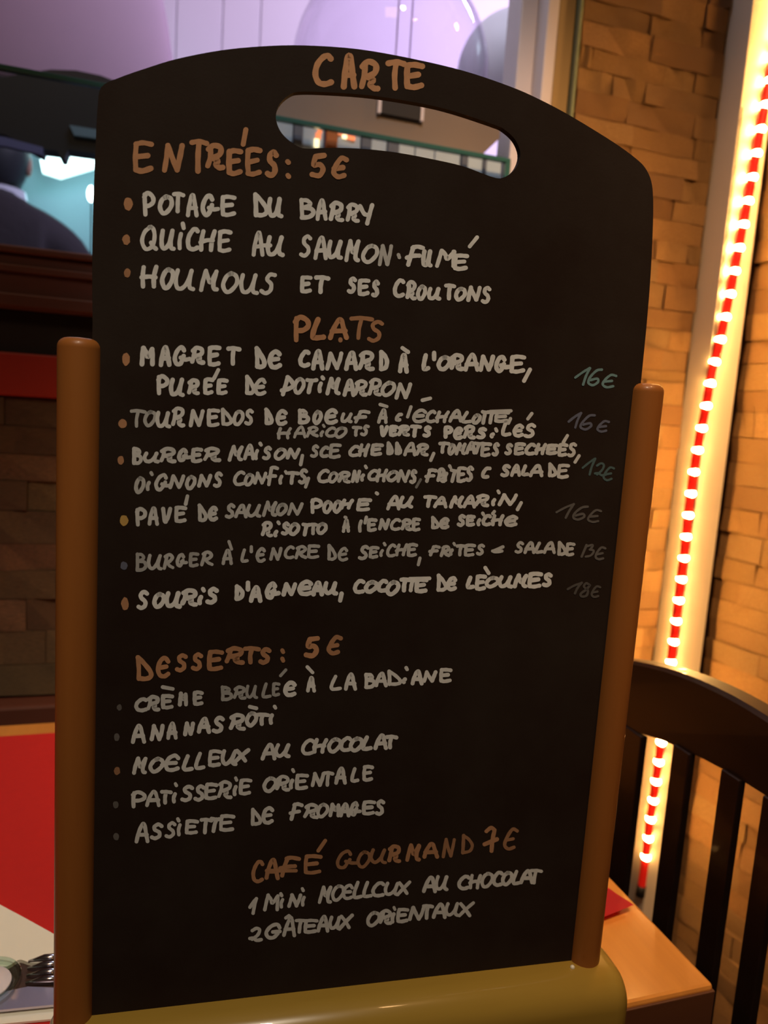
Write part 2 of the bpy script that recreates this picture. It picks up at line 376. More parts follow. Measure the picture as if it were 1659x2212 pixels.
# right mat: its near edge curls up a little
bm = bmesh.new()
c0 = onz(1368, 1971, TZ); c1 = onz(1322, 1988, TZ)
d = nrm((c1 - c0)[:2]); nd = np.array([-d[1], d[0]]); nd = nd if nd[1] > 0 else -nd
g = []
for i in range(9):
    row = []
    for j in range(7):
        p = np.array(c0[:2]) + d * (0.24 * i / 8) + nd * (0.27 * (j / 6) ** 1.6)
        z = TZ + 0.0020 + 0.004 * max(0, 1 - (j / 6) ** 1.6 / 0.12) * (0.5 + 0.5 * math.cos(i * 0.9))
        p[0] = min(p[0], XT + 0.001)
        row.append(bm.verts.new((p[0], p[1], z)))
    g.append(row)
for i in range(8):
    for j in range(6): bm.faces.new((g[i][j], g[i + 1][j], g[i + 1][j + 1], g[i][j + 1]))
r_ = bmesh.ops.solidify(bm, geom=bm.faces[:], thickness=0.0012)
tag(obj('place_mat', bm, MT['redbright']), 'red mat behind the right post of the chalkboard, by the table edge', 'place mat')

# ------------------------------------------------------------------ chalkboard menu
NMINUS = None
B3 = R @ hv(7690); B3[2] = 0; B3 = nrm(B3)
P0 = onz(1262, 2235, TZ)
NB = nrm([B3[1], -B3[0], 0]); NB = NB if NB @ (CAM - P0) > 0 else -NB       # towards the viewer
def bp(u, w, d=0.0): return Vector(P0 + B3 * u + np.array([0, 0, w]) + NB * d)
BANG = math.atan2(B3[1], B3[0])
board = empty('menu_chalkboard', tuple(bp(-0.14, 0)), 'black chalkboard menu headed CARTE standing in a wooden holder on the table', 'chalkboard', rz=BANG)
TH = 0.0018
def bu(px, py, d=TH):                         # pixel of the photo -> (u, w) on the board's face
    q = onpl(px, py, P0 + NB * d, NB); return float((q - P0) @ B3), float(q[2] - P0[2])
outer = [(200, 700), (199, 600), (200, 500), (203, 400), (207, 300), (211, 230), (219, 188), (257, 168), (320, 146), (383, 127), (475, 109), (566, 100), (658, 98),
         (773, 106), (887, 126), (1002, 153), (1100, 186), (1160, 212), (1232, 250), (1325, 307), (1372, 341), (1394, 363), (1407, 392), (1411, 430), (1410, 500), (1405, 600), (1397, 700), (1386, 812)]
slot = [(596, 250), (604, 225), (625, 205), (650, 198), (720, 200), (807, 207), (912, 224), (982, 241), (1066, 269), (1090, 280), (1113, 302), (1124, 330),
        (1119, 355), (1104, 374), (1082, 385), (1059, 381), (1000, 359), (930, 343), (860, 330), (790, 322), (720, 319), (667, 321), (643, 316), (615, 295), (601, 274)]
o2 = [bu(*p) for p in outer]
o2 = [tuple(p) for p in crom(o2, 4)]
o2 = [(-0.2765, 0.048)] + o2 + [(-0.0075, 0.048)]
s2 = [tuple(p) for p in crom([bu(*p) for p in slot], 4, closed=True)]
bm = bmesh.new()
ov = [bm.verts.new((u, 0, w)) for u, w in o2]; sv = [bm.verts.new((u, 0, w)) for u, w in s2]
es = [bm.edges.new((ov[i], ov[(i + 1) % len(ov)])) for i in range(len(ov))] + [bm.edges.new((sv[i], sv[(i + 1) % len(sv)])) for i in range(len(sv))]
bmesh.ops.triangle_fill(bm, use_beauty=True, edges=es)
ret = bmesh.ops.extrude_face_region(bm, geom=bm.faces[:])
for v in [g_ for g_ in ret['geom'] if isinstance(g_, bmesh.types.BMVert)]: v.co.y += 1.0
for v in bm.verts:
    v.co = bp(v.co.x, v.co.z, TH if v.co.y < 0.5 else -TH)
obj('board', localize(bm, board), MT['board'], board)
def rail(uc, r, w0, w1, lab):
    bm = bmesh.new(); k = 0.0042
    prof = [(0, 0), (r, 0), (r, w1 - w0 - k)] + [(r - k + k * math.cos(a), w1 - w0 - k + k * math.sin(a)) for a in (0.3, 0.6, 0.9, 1.2, 1.5)] + [(0, w1 - w0 + 0.0004)]
    lathe(bm, prof, 40); bmesh.ops.translate(bm, vec=bp(uc, w0), verts=bm.verts)
    o = obj('post', localize(bm, board), MT['rail'], board); autosmooth(o, 50); return o
rail(-0.2776, 0.0089, 0.046, 0.3725, '')
rail(-0.0060, 0.0087, 0.046, 0.3725, '')
# holder base: a varnished bar with rounded edges and ends
bm = bmesh.new()
u0, u1 = -0.2900, 0.0150; hd, ht = 0.0235, 0.0505
ring_prof = []
def corner(cx, cz, r, a0, a1, n=6): return [(cx + r * math.cos(a0 + (a1 - a0) * i / n), cz + r * math.sin(a0 + (a1 - a0) * i / n)) for i in range(n + 1)]
def sect(ins):
    h, t = hd - ins, ht - ins; r = max(0.016 - ins * 0.6, 0.004); b_ = 0.005
    return corner(h - b_, ins + b_, b_, -math.pi / 2, 0, 3) + corner(h - r, t - r, r, 0, math.pi / 2) + corner(-h + r, t - r, r, math.pi / 2, math.pi) + corner(-h + b_, ins + b_, b_, math.pi, 1.5 * math.pi, 3)
stations = [(u0, 0.011), (u0 + 0.0008, 0.0075), (u0 + 0.003, 0.004), (u0 + 0.0065, 0.0014), (u0 + 0.011, 0.0), (u1 - 0.011, 0.0), (u1 - 0.0065, 0.0014), (u1 - 0.003, 0.004), (u1 - 0.0008, 0.0075), (u1, 0.011)]
rings = []
for u, ins in stations:
    rings.append([bm.verts.new(bp(u, max(w, 0.0), dd)) for dd, w in sect(ins)])
for a, c in zip(rings, rings[1:]):
    n = len(a)
    for i in range(n): bm.faces.new((a[i], a[(i + 1) % n], c[(i + 1) % n], c[i]))
bm.faces.new(rings[0]); bm.faces.new(rings[-1][::-1])
o = obj('base', localize(bm, board), MT['base'], board); autosmooth(o, 40)
bm = bmesh.new(); bmesh.ops.create_icosphere(bm, subdivisions=2, radius=0.0013); bmesh.ops.translate(bm, vec=bp(-0.0165, 0.0508, 0.0070), verts=bm.verts)
obj('highlight_bead', localize(bm, board), MT['ceramic'], board, smooth=True)  # white bead stands in for a bright highlight on the base

# ---- hand-drawn letters: strokes in a unit box, smooth within a stroke
G = {
 'A': [[(0, 0), (.12, .5), (.38, 1), (.6, .98), (.82, .45), (1, 0)], [(.06, .38), (.9, .40)]],
 'B': [[(.05, 1), (.12, .5), (.15, 0)], [(.05, .97), (.5, .95), (.72, .74), (.2, .55)], [(.2, .55), (.8, .5), (1, .25), (.7, .03), (.15, 0)]],
 'C': [[(.95, .90), (.78, 1), (.48, .98), (.15, .7), (.02, .35), (.2, .05), (.6, -.02), (1, .06)]],
 'D': [[(0, 1), (.08, .5), (.12, 0)], [(0, 1), (.45, .72), (.9, .35), (.95, .12), (.6, 0), (.12, .02)]],
 'd': [[(.05, 1), (.1, .5), (.12, 0)], [(.05, 1), (.6, .8), (1, .45), (.8, .1), (.12, 0)]],
 'E': [[(1, .95), (.5, 1), (.08, .97)], [(.08, .97), (.06, .5), (.12, .04)], [(.1, .5), (.8, .56)], [(.12, .04), (.5, 0), (1, .08)]],
 'e': [[(.95, .82), (.65, 1), (.25, .85), (.02, .45), (.2, .08), (.6, 0), (1, .12)], [(.08, .47), (.8, .52)]],
 'F': [[(1, .93), (.6, 1), (.3, .95)], [(.34, .97), (.24, .5), (.14, 0)], [(0, .40), (.45, .48), (.82, .50)]],
 'G': [[(.62, .80), (.45, 1), (.18, .85), (.02, .4), (.15, .05), (.38, .02), (.55, .35), (.6, .5)], [(.42, .38), (.7, .28), (1, .30)]],
 'g': [[(.95, .75), (.7, 1), (.3, .85), (.02, .4), (.2, .03), (.6, 0), (.85, .3)], [(.5, .42), (1, .45)]],
 'H': [[(.1, 1), (.05, .5), (.12, 0)], [(0, .45), (.5, .5), (.95, .48)], [(.95, 1), (.82, .5), (.88, 0)]],
 'h': [[(.16, 1), (.08, .5), (.1, 0)], [(0, .40), (.5, .52), (.9, .50)], [(1, 1), (.84, .5), (.82, 0)]],
 'i': [[(.6, 1), (.4, .5), (.5, 0)]],
 'L': [[(.4, 1), (.1, .45), (.05, .08), (.35, 0), (1, .06)]],
 'M': [[(0, 0), (.08, .5), (.22, 1)], [(.22, 1), (.42, .55), (.55, .42), (.9, .97)], [(.9, .97), (.75, .4), (.82, .08), (1, .02)]],
 'm': [[(.05, 0), (.1, .6), (.15, 1)], [(.15, 1), (.4, .72), (.55, .45), (.85, .92)], [(.85, .92), (.92, .5), (.95, 0)]],
 'N': [[(0, 0), (.08, .5), (.15, 1)], [(.15, 1), (.45, .5), (.75, .02)], [(.75, .02), (.9, .5), (1, 1)]],
 'O': [[(.55, 1), (.2, .85), (0, .4), (.2, .03), (.55, .02), (.95, .45), (.9, .85), (.55, 1), (.4, .97)]],
 'P': [[(.1, .95), (.12, .5), (.2, 0)], [(.05, .8), (.35, 1), (.85, .85), (.95, .6), (.6, .42), (.15, .42)]],
 'p': [[(.45, 1), (.3, .5), (.12, 0)], [(.45, 1), (.8, .8), (1, .5), (.6, .32), (0, .22)]],
 'Q': [[(.55, 1), (.15, .8), (0, .35), (.3, 0), (.75, .15), (.85, .6), (.7, .95), (.45, 1)], [(.62, .3), (.8, .12), (1, 0)]],
 'R': [[(.2, .9), (.18, .5), (.05, .1)], [(.05, .82), (.4, 1), (.85, .88), (.8, .6), (.3, .45)], [(.3, .45), (.7, .35), (.55, .18), (.75, .04), (1, .03)]],
 'r': [[(.3, .92), (.22, .5), (.12, 0)], [(.15, .85), (.55, 1), (.9, .8), (.65, .5), (.2, .42)], [(.35, .45), (.65, .18), (1, .03)]],
 'S': [[(.95, .88), (.6, 1), (.25, .85), (.3, .62), (.75, .42), (.8, .15), (.4, 0), (.02, .08)]],
 's': [[(1, .93), (.6, .95), (.42, .7), (.75, .45), (.7, .12), (.35, 0), (0, .1)]],
 'T': [[(0, .98), (.5, 1), (1, .93)], [(.48, .95), (.42, .5), (.45, 0)]],
 't': [[(0, 1), (.5, .93), (1, .97)], [(.5, .93), (.38, .5), (.3, 0)]],
 'U': [[(.08, 1), (.02, .5), (.15, .1), (.4, .05), (.65, .35), (.82, .98)], [(.82, .98), (.74, .4), (.8, .08), (1, 0)]],
 'V': [[(0, 1), (.3, .08), (.45, .02)], [(.45, .02), (.75, .4), (1, 1)]],
 'X': [[(0, .92), (.45, .5), (.85, .02)], [(1, 1), (.5, .5), (.05, 0)]],
 'Y': [[(0, .95), (.35, .55), (.65, .48)], [(1, 1), (.8, .5), (.62, 0)]],
 '1': [[(0, .42), (.5, .75), (1, 1)], [(1, 1), (.75, .5), (.6, 0)]],
 '|': [[(1, 1), (0, 0)]],
 '2': [[(.1, .8), (.45, 1), (.75, .85), (.6, .45), (.2, .1)], [(.0, .18), (.3, .2), (.6, .02), (1, .08)]],
 '3': [[(.1, .9), (.7, 1), (.45, .6)], [(.4, .6), (.85, .5), (.6, .1), (0, 0)]],
 '5': [[(.95, 1), (.25, .95)], [(.25, .95), (.12, .55), (.6, .58), (.9, .35), (.6, .03), (0, .08)]],
 '6': [[(1, .95), (.6, .9), (.15, .5), (.05, .15), (.4, 0), (.8, .2), (.7, .42), (.2, .3)]],
 '7': [[(.1, .85), (.5, 1), (.75, .9)], [(.75, .9), (.65, .5), (.6, 0)], [(0, .3), (1, .5)]],
 '8': [[(.8, .9), (.5, 1), (.3, .75), (.7, .45), (.6, .05), (.15, 0), (.1, .25), (.55, .55), (.85, .85)]],
 '€': [[(1, .9), (.6, .98), (.2, .6), (.05, .2), (.4, 0), (.85, .08)], [(.1, .42), (.75, .50)]],
 '&': [[(1, .85), (.5, .8), (.1, .35), (.25, .08), (.8, .1)]],
 '<': [[(1, .95), (.1, .42)], [(0, .42), (.4, .3), (1, .4)]],
 '/': [[(1, 1), (0, 0)]], '\\': [[(0, 1), (1, 0)]], '-': [[(0, 0.2), (1, .8)]], '_': [[(0, 0), (1, 1)]], '.': [[(.3, .6), (.7, .4)]],
}
ZC = [0]
def letter(bm, ch, xl, xr, yt, yb, w, shear, rr):
    w *= 0.90
    if ch in '/\\-_.': x0, x1, y0, y1 = xl, xr, yt, yb
    else:
        h = w / 2 * 0.92; x0, x1, y0, y1 = xl + h, xr - h, yt + h, yb - h
        if x1 < x0 + 1: x0 = x1 = (xl + xr) / 2
        if ch == 'i': x0, x1 = (xl + xr) / 2 - 1, (xl + xr) / 2 + 2
    st = [[(x + shear * (y - 0.5) + rr.uniform(-.02, .02), y + rr.uniform(-.015, .015)) for x, y in s] for s in G[ch]]
    xs_ = [p[0] for s in st for p in s]; ys_ = [p[1] for s in st for p in s]
    ax, bx = min(xs_), max(xs_); ay, by = min(ys_), max(ys_)
    if bx - ax < .05: ax, bx = ax - .5, bx + .5
    for s in st:
        pts = [np.array([x0 + (x - ax) / (bx - ax) * (x1 - x0), y1 + (y - ay) / max(by - ay, .05) * (y0 - y1)]) for x, y in s]
        pts = crom(pts, 5)
        ribbon(bm, pts, w * rr.uniform(.93, 1.08), rr)
def ribbon(bm, pts, w, rr):
    ZC[0] += 1; lift = TH + 0.00010 + (ZC[0] % 40) * 0.0000025
    def V(p): u, wv = bu(p[0], p[1], TH); return bm.verts.new(bp(u, wv, lift))
    n = len(pts); L_, R_ = [], []
    for i, p in enumerate(pts):
        t = pts[min(i + 1, n - 1)] - pts[max(i - 1, 0)]; l = np.hypot(*t); t = t / l if l > 1e-6 else np.array([1., 0])
        nn = np.array([-t[1], t[0]]) * w / 2 * (1 + 0.05 * math.sin(i * 1.3 + ZC[0]))
        L_.append(V(p + nn)); R_.append(V(p - nn))
    for i in range(n - 1): bm.faces.new((L_[i], L_[i + 1], R_[i + 1], R_[i]))
    for p, q, s_, (a_, b_) in ((pts[0], pts[1], -1, (L_[0], R_[0])), (pts[-1], pts[-2], 1, (L_[-1], R_[-1]))):
        t = (pts[0] - pts[1]) if s_ < 0 else (pts[-1] - pts[-2]); l = np.hypot(*t); t = t / l if l > 1e-6 else np.array([1., 0])
        nn = np.array([-t[1], t[0]])
        fan = [V(p + (nn * math.cos(a) + t * math.sin(a)) * w / 2) for a in [math.pi * k / 7 for k in range(1, 7)]]
        cyc = ([R_[0]] + fan + [L_[0]]) if s_ < 0 else ([L_[-1]] + fan + [R_[-1]])
        try: bm.faces.new(cyc)
        except ValueError: pass
CHALK = {}
def chalk(kind):
    cols = {'w': (0.78, 0.79, 0.79), 'o': (0.60, 0.31, 0.165), 'g': (0.16, 0.28, 0.30), 'y': (0.52, 0.33, 0.10), 'f': (0.13, 0.12, 0.115), 'n': (0.13, 0.14, 0.20)}
    k, dens = kind[0], float(kind[1:] or 1)
    if kind in CHALK: return CHALK[kind]
    c = cols[k]; bk = (0.016, 0.0125, 0.0105)
    mixc = lambda t: tuple(b_ + (a_ - b_) * t for a_, b_ in zip(c, bk))
    m = mat('chalk_' + {'w': 'white', 'o': 'orange', 'g': 'turquoise', 'y': 'yellow', 'f': 'faint_grey', 'n': 'blue'}[k], mixc(dens), 0.85, 0.1, noise=(150, 0.38, mixc(dens * 0.55)))
    CHALK[kind] = m; return m
# each line: (crop origin x, y, zoom, stroke px, shear, material, text entries "char xl xr yt yb")
LINES = [
 ((200, 80, 1.746), 14, .05, 'o1', 'C 830 910 62 188;A 937 997 65 198;R 1005 1085 83 205;T 1105 1185 85 203;E 1175 1253 95 200'),
 ((200, 80, 1.746), 13, .05, 'o.85', 'E 152 232 390 515;N 262 347 400 512;T 365 440 385 516;R 425 500 400 502;E 505 568 420 525;/ 568 578 405 350;E 575 640 415 527;S 650 702 425 532;. 733 741 470 474;. 735 741 522 527;5 818 882 438 532;€ 900 967 448 537'),
 ((240, 400, 3.607), 10.5, .05, 'w1', 'P 243 345 45 245;O 365 485 75 230;T 475 578 52 220;A 583 682 68 252;G 698 848 66 244;E 852 977 75 248;D 1108 1225 58 250;U 1215 1342 92 258'),
 ((620, 400, 3.456), 10.5, .05, 'w1', 'B 92 212 95 258;A 213 303 105 268;R 312 427 118 276;R 437 543 130 282;Y 530 650 135 302'),
 ((240, 400, 3.607), 10.5, .1, 'w1', 'Q 226 366 310 514;U 378 503 340 512;i 515 560 365 508;. 558 566 300 335;C 583 690 330 516;h 680 822 345 520;E 830 945 345 528;A 1095 1195 362 558;- 1180 1240 470 470;U 1205 1352 390 560'),
 ((620, 400, 3.456), 10, .15, 'w1', 'S 90 188 368 542;A 197 303 383 560;U 298 415 408 556;M 428 548 402 575;O 553 682 438 584;F 880 1028 445 608;U 1003 1085 480 614;m 1105 1262 475 618;E 1240 1358 512 640;/ 1363 1418 458 390'),
 ((620, 400, 3.456), 9, .15, 'w.72', 'N 678 790 440 606;. 832 837 520 540'),
 ((240, 400, 3.607), 10.5, .1, 'w1', 'H 222 368 622 806;O 382 495 642 812;U 488 655 648 826;M 686 838 652 832;O 857 995 672 842;U 998 1152 685 856;s 1155 1292 682 858'),
 ((620, 400, 3.456), 10, .1, 'w1', 'E 98 190 675 808;T 203 322 675 812;S 447 522 683 812;E 527 622 698 828;S 628 692 706 838;C 790 882 700 842;R 884 968 708 860;O 962 1042 742 862;U 1045 1150 760 862;T 1172 1262 735 860;O 1247 1340 760 866;N 1338 1452 750 872;S 1445 1525 752 888'),
 ((620, 660, 2.9625), 12, .12, 'o.9', 'P 38 150 60 236;L 150 248 75 222;A 262 395 80 222'),
 ((620, 660, 2.9625), 10, .15, 'o.75', 'T 400 556 68 220;S 512 620 92 238;| 333 350 235 205'),
 ((240, 660, 3.318), 11, .05, 'w1', 'm 206 312 288 436;A 342 432 290 440;G 442 578 284 434;R 566 674 288 424;E 690 790 286 438;T 826 934 292 432;D 1028 1112 290 455;e 1122 1224 316 458'),
 ((620, 660, 2.9625), 10.5, .1, 'w1', 'C 72 150 284 398;A 155 238 284 416;N 244 360 294 416;A 366 454 294 418;R 452 560 288 418;d 588 652 284 420;A 710 778 308 436;\\ 738 774 272 298;L 862 916 306 420;| 936 946 290 356;O 957 1050 318 418;R 1040 1135 304 418;A 1130 1230 306 424;N 1226 1330 314 424;G 1326 1430 316 430;E 1424 1530 314 436;/ 1516 1554 482 410'),
 ((240, 660, 3.318), 10, .12, 'w1', 'P 325 415 492 642;U 416 527 518 655;R 545 636 522 642;E 660 740 515 642;/ 738 768 522 462;E 756 842 522 642;D 960 1034 496 642;e 1020 1114 516 648;p 1210 1318 500 650;O 1302 1392 512 636;t 1392 1486 520 634;i 1482 1512 545 628;. 1514 1520 514 524;M 1536 1645 512 644'),
 ((620, 660, 2.9625), 9.5, .15, 'w1', 'A 356 436 472 584;R 424 515 472 582;R 515 606 462 582;O 598 695 482 582;N 688 800 492 602;_ 866 916 606 594'),
 ((240, 860, 3.19), 8.5, .08, 'w.62', 'T 130 245 76 204;O 222 312 84 196'),
 ((240, 860, 3.19), 9.5, .08, 'w.95', 'U 306 414 88 208;R 414 510 58 200;N 536 644 76 200;E 660 752 72 200;D 756 838 66 192;O 836 918 80 190;S 916 984 72 190;D 1056 1118 66 186;e 1134 1216 76 190;B 1286 1370 72 180;O 1386 1456 82 182;e 1470 1562 70 182'),
 ((740, 860, 2.765), 8.5, .2, 'w.85', 'U -12 60 85 150;F 66 166 70 152;A 206 268 64 154;\\ 224 264 38 50;& 313 360 88 140;/ 388 408 112 52;e 416 504 62 150;C 495 560 70 150;h 552 640 74 150;A 632 714 68 146;L 708 772 76 152;O 770 828 92 156;t 826 880 72 158;t 868 918 74 156;- 880 1005 80 76;E 905 1000 76 148;/ 990 1002 150 122;/ 1106 1130 124 92'),
 ((240, 860, 3.19), 7.5, .15, 'w.72', 'H 1142 1245 200 285;A 1254 1345 192 278;r 1342 1430 190 272;i 1436 1466 222 268;. 1462 1468 186 196;C 1474 1550 196 272;O 1538 1626 196 276'),
 ((740, 860, 2.765), 8, .15, 'w.78', 'T 55 118 166 230;s 104 162 158 228'),
 ((740, 860, 2.765), 9.5, .12, 'w1', 'V 222 276 162 232;E 276 332 160 232;R 326 402 158 230;T 402 474 158 236;S 476 532 162 236;P 602 660 162 242;e 660 720 170 250;R 716 794 158 246;S 796 862 172 246;i 882 902 205 240;. 914 920 184 196;L 946 1008 132 230;e 1014 1084 152 236;S 1080 1156 148 240'),
 ((240, 860, 3.19), 9.5, .08, 'w.82', 'B 146 218 336 460;U 218 335 368 450;R 334 450 336 448;G 456 556 344 438;E 552 634 340 448;R 634 758 334 440'),
 ((240, 860, 3.19), 9, .15, 'w.9', 'M 804 914 322 438;A 910 990 318 428;i 988 1014 350 428;. 1026 1034 312 322;S 1040 1108 328 428;O 1120 1210 340 428;N 1204 1305 342 422;/ 1306 1318 458 396'),
 ((240, 860, 3.19), 8.5, .15, 'w.75', 'S 1370 1434 318 412;C 1436 1504 328 412;E 1500 1588 312 418'),
 ((740, 860, 2.765), 8.5, .2, 'w.85', 'C 34 104 280 352;h 92 164 270 352;E 166 246 270 346;D 262 304 258 340;D 312 354 260 340;A 362 440 264 348;R 434 514 268 348;/ 526 544 372 330;T 572 644 260 332;O 626 676 270 340;M 670 740 264 342;A 732 796 260 336;t 782 850 260 336;E 822 892 264 352;S 890 938 264 348;S 965 1018 268 342;E 1022 1094 264 342;C 1086 1154 268 342;h 1146 1220 268 340;E 1214 1290 272 340;E 1284 1348 268 350;/ 1318 1342 264 224;S 1340 1400 264 354;/ 1388 1412 382 344'),
 ((240, 860, 3.19), 9, .12, 'w.68', 'O 160 234 540 656;i 246 264 570 640;. 276 282 514 526'),
 ((240, 860, 3.19), 9, .12, 'w.82', 'G 298 425 518 640;N 396 510 526 626;O 510 586 530 632;N 594 696 522 616;S 702 770 505 618'),
 ((240, 860, 3.19), 8.5, .15, 'w.88', 'C 840 926 500 606;O 914 986 516 606;N 980 1076 506 596;F 1070 1156 466 606;i 1156 1180 528 596;. 1202 1208 506 518;T 1212 1300 504 596;S 1288 1356 484 594;/ 1340 1360 612 552;C 1420 1506 488 586;O 1494 1566 504 586;R 1560 1650 500 588'),
 ((740, 860, 2.765), 8.5, .18, 'w.88', 'N 50 110 428 506;i 108 128 450 498;. 136 142 406 416;C 148 214 424 496;h 196 272 420 504;O 260 336 430 500;N 322 406 426 506;S 398 446 424 512;F 488 566 420 506;R 560 614 414 506;i 608 622 440 500;. 638 644 404 414;t 640 705 420 506;E 680 742 408 506;S 732 784 404 500;& 828 888 410 480;S 942 1004 394 472;A 1000 1064 396 470;L 1066 1114 396 466;A 1112 1198 396 472;D 1226 1280 384 472;E 1280 1358 392 482'),
 ((740, 860, 2.765), 7, .18, 'w.3', '/ 440 466 532 486'),
 ((240, 1060, 3.19), 9.5, .06, 'w.78', 'P 166 246 112 246;A 252 330 112 242;V 346 420 112 226;E 436 524 104 222;/ 514 526 92 38;D 596 664 88 216;e 666 736 104 212'),
 ((240, 1060, 3.19), 8.5, .15, 'w.7', 'S 784 856 86 192;A 848 940 94 190;U 930 1034 90 186;M 1040 1145 68 180;O 1136 1214 84 172;N 1212 1326 80 172'),
 ((240, 1060, 3.19), 9.5, .12, 'w1', 'P 1372 1458 48 160;O 1454 1526 64 158;O 1524 1594 62 156'),
 ((740, 1060, 2.765), 9, .2, 'w1', 'h -16 68 48 112;E 82 176 44 124;. 200 210 18 14;A 260 345 28 118;U 336 424 30 106;T 482 566 26 102;A 540 626 34 106;M 636 724 28 106;A 716 796 26 106;R 786 876 18 98;i 890 912 44 92;. 928 934 2 12;N 926 1046 16 92;/ 1044 1066 112 72'),
 ((240, 1060, 3.19), 9, .1, 'w.9', 'R 1032 1116 208 320;i 1122 1144 270 320;. 1150 1158 216 226;S 1170 1232 212 308;O 1220 1300 218 308;t 1312 1382 220 314;T 1366 1426 220 306;O 1412 1490 216 302'),
 ((740, 1060, 2.765), 8.5, .12, 'w.85', 'A -5 44 168 252;. 10 24 158 160;i 92 118 172 250;/ 134 142 192 158;E 146 208 164 246;N 212 284 164 236;C 282 350 164 240;R 346 416 164 240;E 414 468 160 244;D 528 578 150 230;e 576 638 158 230;S 682 736 140 216;E 736 794 144 214;i 800 824 164 212;. 836 842 134 144;C 830 890 140 212;/ 896 906 136 124;h 884 966 140 212;e 964 1048 144 216'),
 ((240, 1060, 3.19), 8, .1, 'w.5', 'B 170 250 426 558;E 536 608 424 528'),
 ((240, 1060, 3.19), 8, .1, 'w.66', 'U 248 354 436 548;r 356 436 430 544;G 446 530 430 526;r 614 706 412 520;A 762 838 404 512;\\ 812 830 350 402;L 892 948 398 496;| 960 972 376 430;e 996 1066 388 496'),
 ((240, 1060, 3.19), 8, .12, 'w.66', 'N 1090 1180 388 482;C 1190 1266 378 472;r 1264 1350 374 472;E 1350 1440 370 470;D 1490 1554 366 482;e 1560 1634 386 488'),
 ((740, 1060, 2.765), 8, .18, 'w.72', 'S 92 160 324 414;E 156 220 330 406;i 224 240 348 396;. 248 254 314 324;C 260 322 316 398;h 312 392 314 392;E 384 450 312 396;/ 452 462 442 402;F 512 586 324 392;r 580 644 324 396;i 640 656 345 388;. 664 670 314 324;T 676 746 320 392;E 724 796 316 394;S 796 850 316 388;< 886 966 326 374;S 1026 1084 300 376;A 1080 1150 304 378;L 1146 1200 304 376;A 1196 1272 304 378;D 1282 1336 300 388;E 1330 1390 308 392'),
 ((240, 1060, 3.19), 11, .1, 'w1.05', 'S 175 262 682 822;O 284 376 698 810;U 368 486 692 812;R 478 598 672 798;i 600 626 718 788;. 632 640 676 688;S 650 742 662 784;d 850 920 644 760;| 936 950 620 694;A 950 1042 656 772;G 1060 1168 626 748;N 1174 1282 630 728;e 1284 1392 612 726;A 1380 1466 622 728;U 1460 1564 622 722;/ 1578 1588 756 708'),
 ((740, 1060, 2.765), 10, .15, 'w1.05', 'C 62 136 528 616;O 128 212 534 612;C 204 272 528 608;O 256 342 534 626;T 340 410 518 606;t 390 446 520 606;- 400 518 527 523;E 430 512 520 612;D 560 626 494 604;e 618 684 510 600;L 736 790 508 588;E 790 862 500 598;\\ 852 872 460 492;O 848 936 508 582;U 926 1018 504 584;M 1016 1108 494 582;E 1104 1196 484 584;S 1190 1254 488 576'),
 ((230, 1350, 3.016), 11, .05, 'o.85', 'D 190 302 196 364;e 322 416 200 348;S 446 530 184 308;S 550 630 178 300'),
 ((230, 1350, 3.016), 11, .1, 'o.72', 'E 656 766 160 300;R 770 900 138 258;T 890 1006 138 256;S 990 1074 144 258;. 1146 1150 164 176;. 1146 1150 218 232;€ 1434 1540 66 198'),
 ((230, 1350, 3.016), 12, .1, 'o.9', '5 1286 1390 72 214'),
 ((230, 1350, 3.016), 9.5, .05, 'w.72', 'C 182 270 472 568;R 260 350 456 562;E 356 440 450 550;\\ 366 432 404 416;m 466 530 434 530;E 562 634 426 526'),
 ((230, 1350, 3.016), 8, .08, 'w.5', 'B 745 825 394 496;R 824 912 394 486;U 904 988 388 482;L 1010 1075 374 478;E 1078 1134 372 466;/ 1134 1168 330 292'),
 ((230, 1350, 3.016), 10, .08, 'w1', 'e 1152 1238 362 468'),
 ((560, 1400, 3.318), 9, .1, 'w.95', 'A 336 406 202 318;\\ 344 382 134 174;L 504 592 190 306;A 608 700 180 304;B 752 836 176 292;A 826 920 174 280;D 918 1020 154 270;i 1026 1050 210 256;. 1052 1060 140 152;A 1086 1176 158 266;N 1170 1276 158 248;E 1290 1384 142 250'),
 ((230, 1350, 3.016), 10, .08, 'w.9', 'A 160 258 648 774;N 282 378 644 756;A 390 464 632 748;N 500 576 628 724;A 590 680 602 708;S 686 770 590 706;R 798 908 574 688;O 902 986 562 664;- 934 976 532 542;T 972 1066 570 656;i 1058 1086 575 650;. 1094 1102 530 540'),
 ((230, 1580, 2.552), 9.5, .15, 'w.9', 'M 142 226 138 238;O 232 318 140 228;- 305 330 185 185;e 318 406 122 222;L 416 480 126 220;L 484 545 112 212;E 560 638 98 196;U 630 722 98 190;X 704 792 92 172;A 850 936 66 160;U 924 1014 64 146;C 1072 1150 38 132;h 1134 1222 36 122;O 1216 1298 32 118;C 1284 1354 26 112;O 1336 1416 28 112;L 1404 1466 22 106;A 1472 1550 14 102;T 1536 1608 18 98'),
 ((230, 1580, 2.552), 9, .12, 'w.85', 'P 136 220 324 422;A 214 298 324 416;T 296 365 322 402;i 362 384 335 396;. 380 386 288 298;S 408 482 294 388;S 480 546 292 386;E 540 616 282 378;R 610 694 268 372;i 698 718 295 356;. 712 718 256 268;E 730 804 258 352;O 860 940 248 336;R 930 1012 238 330;i 1008 1030 260 318;. 1026 1032 210 220;E 1040 1116 232 322;N 1126 1206 222 306;T 1192 1256 218 304;A 1256 1324 198 292;L 1344 1394 196 282;E 1410 1474 184 276'),
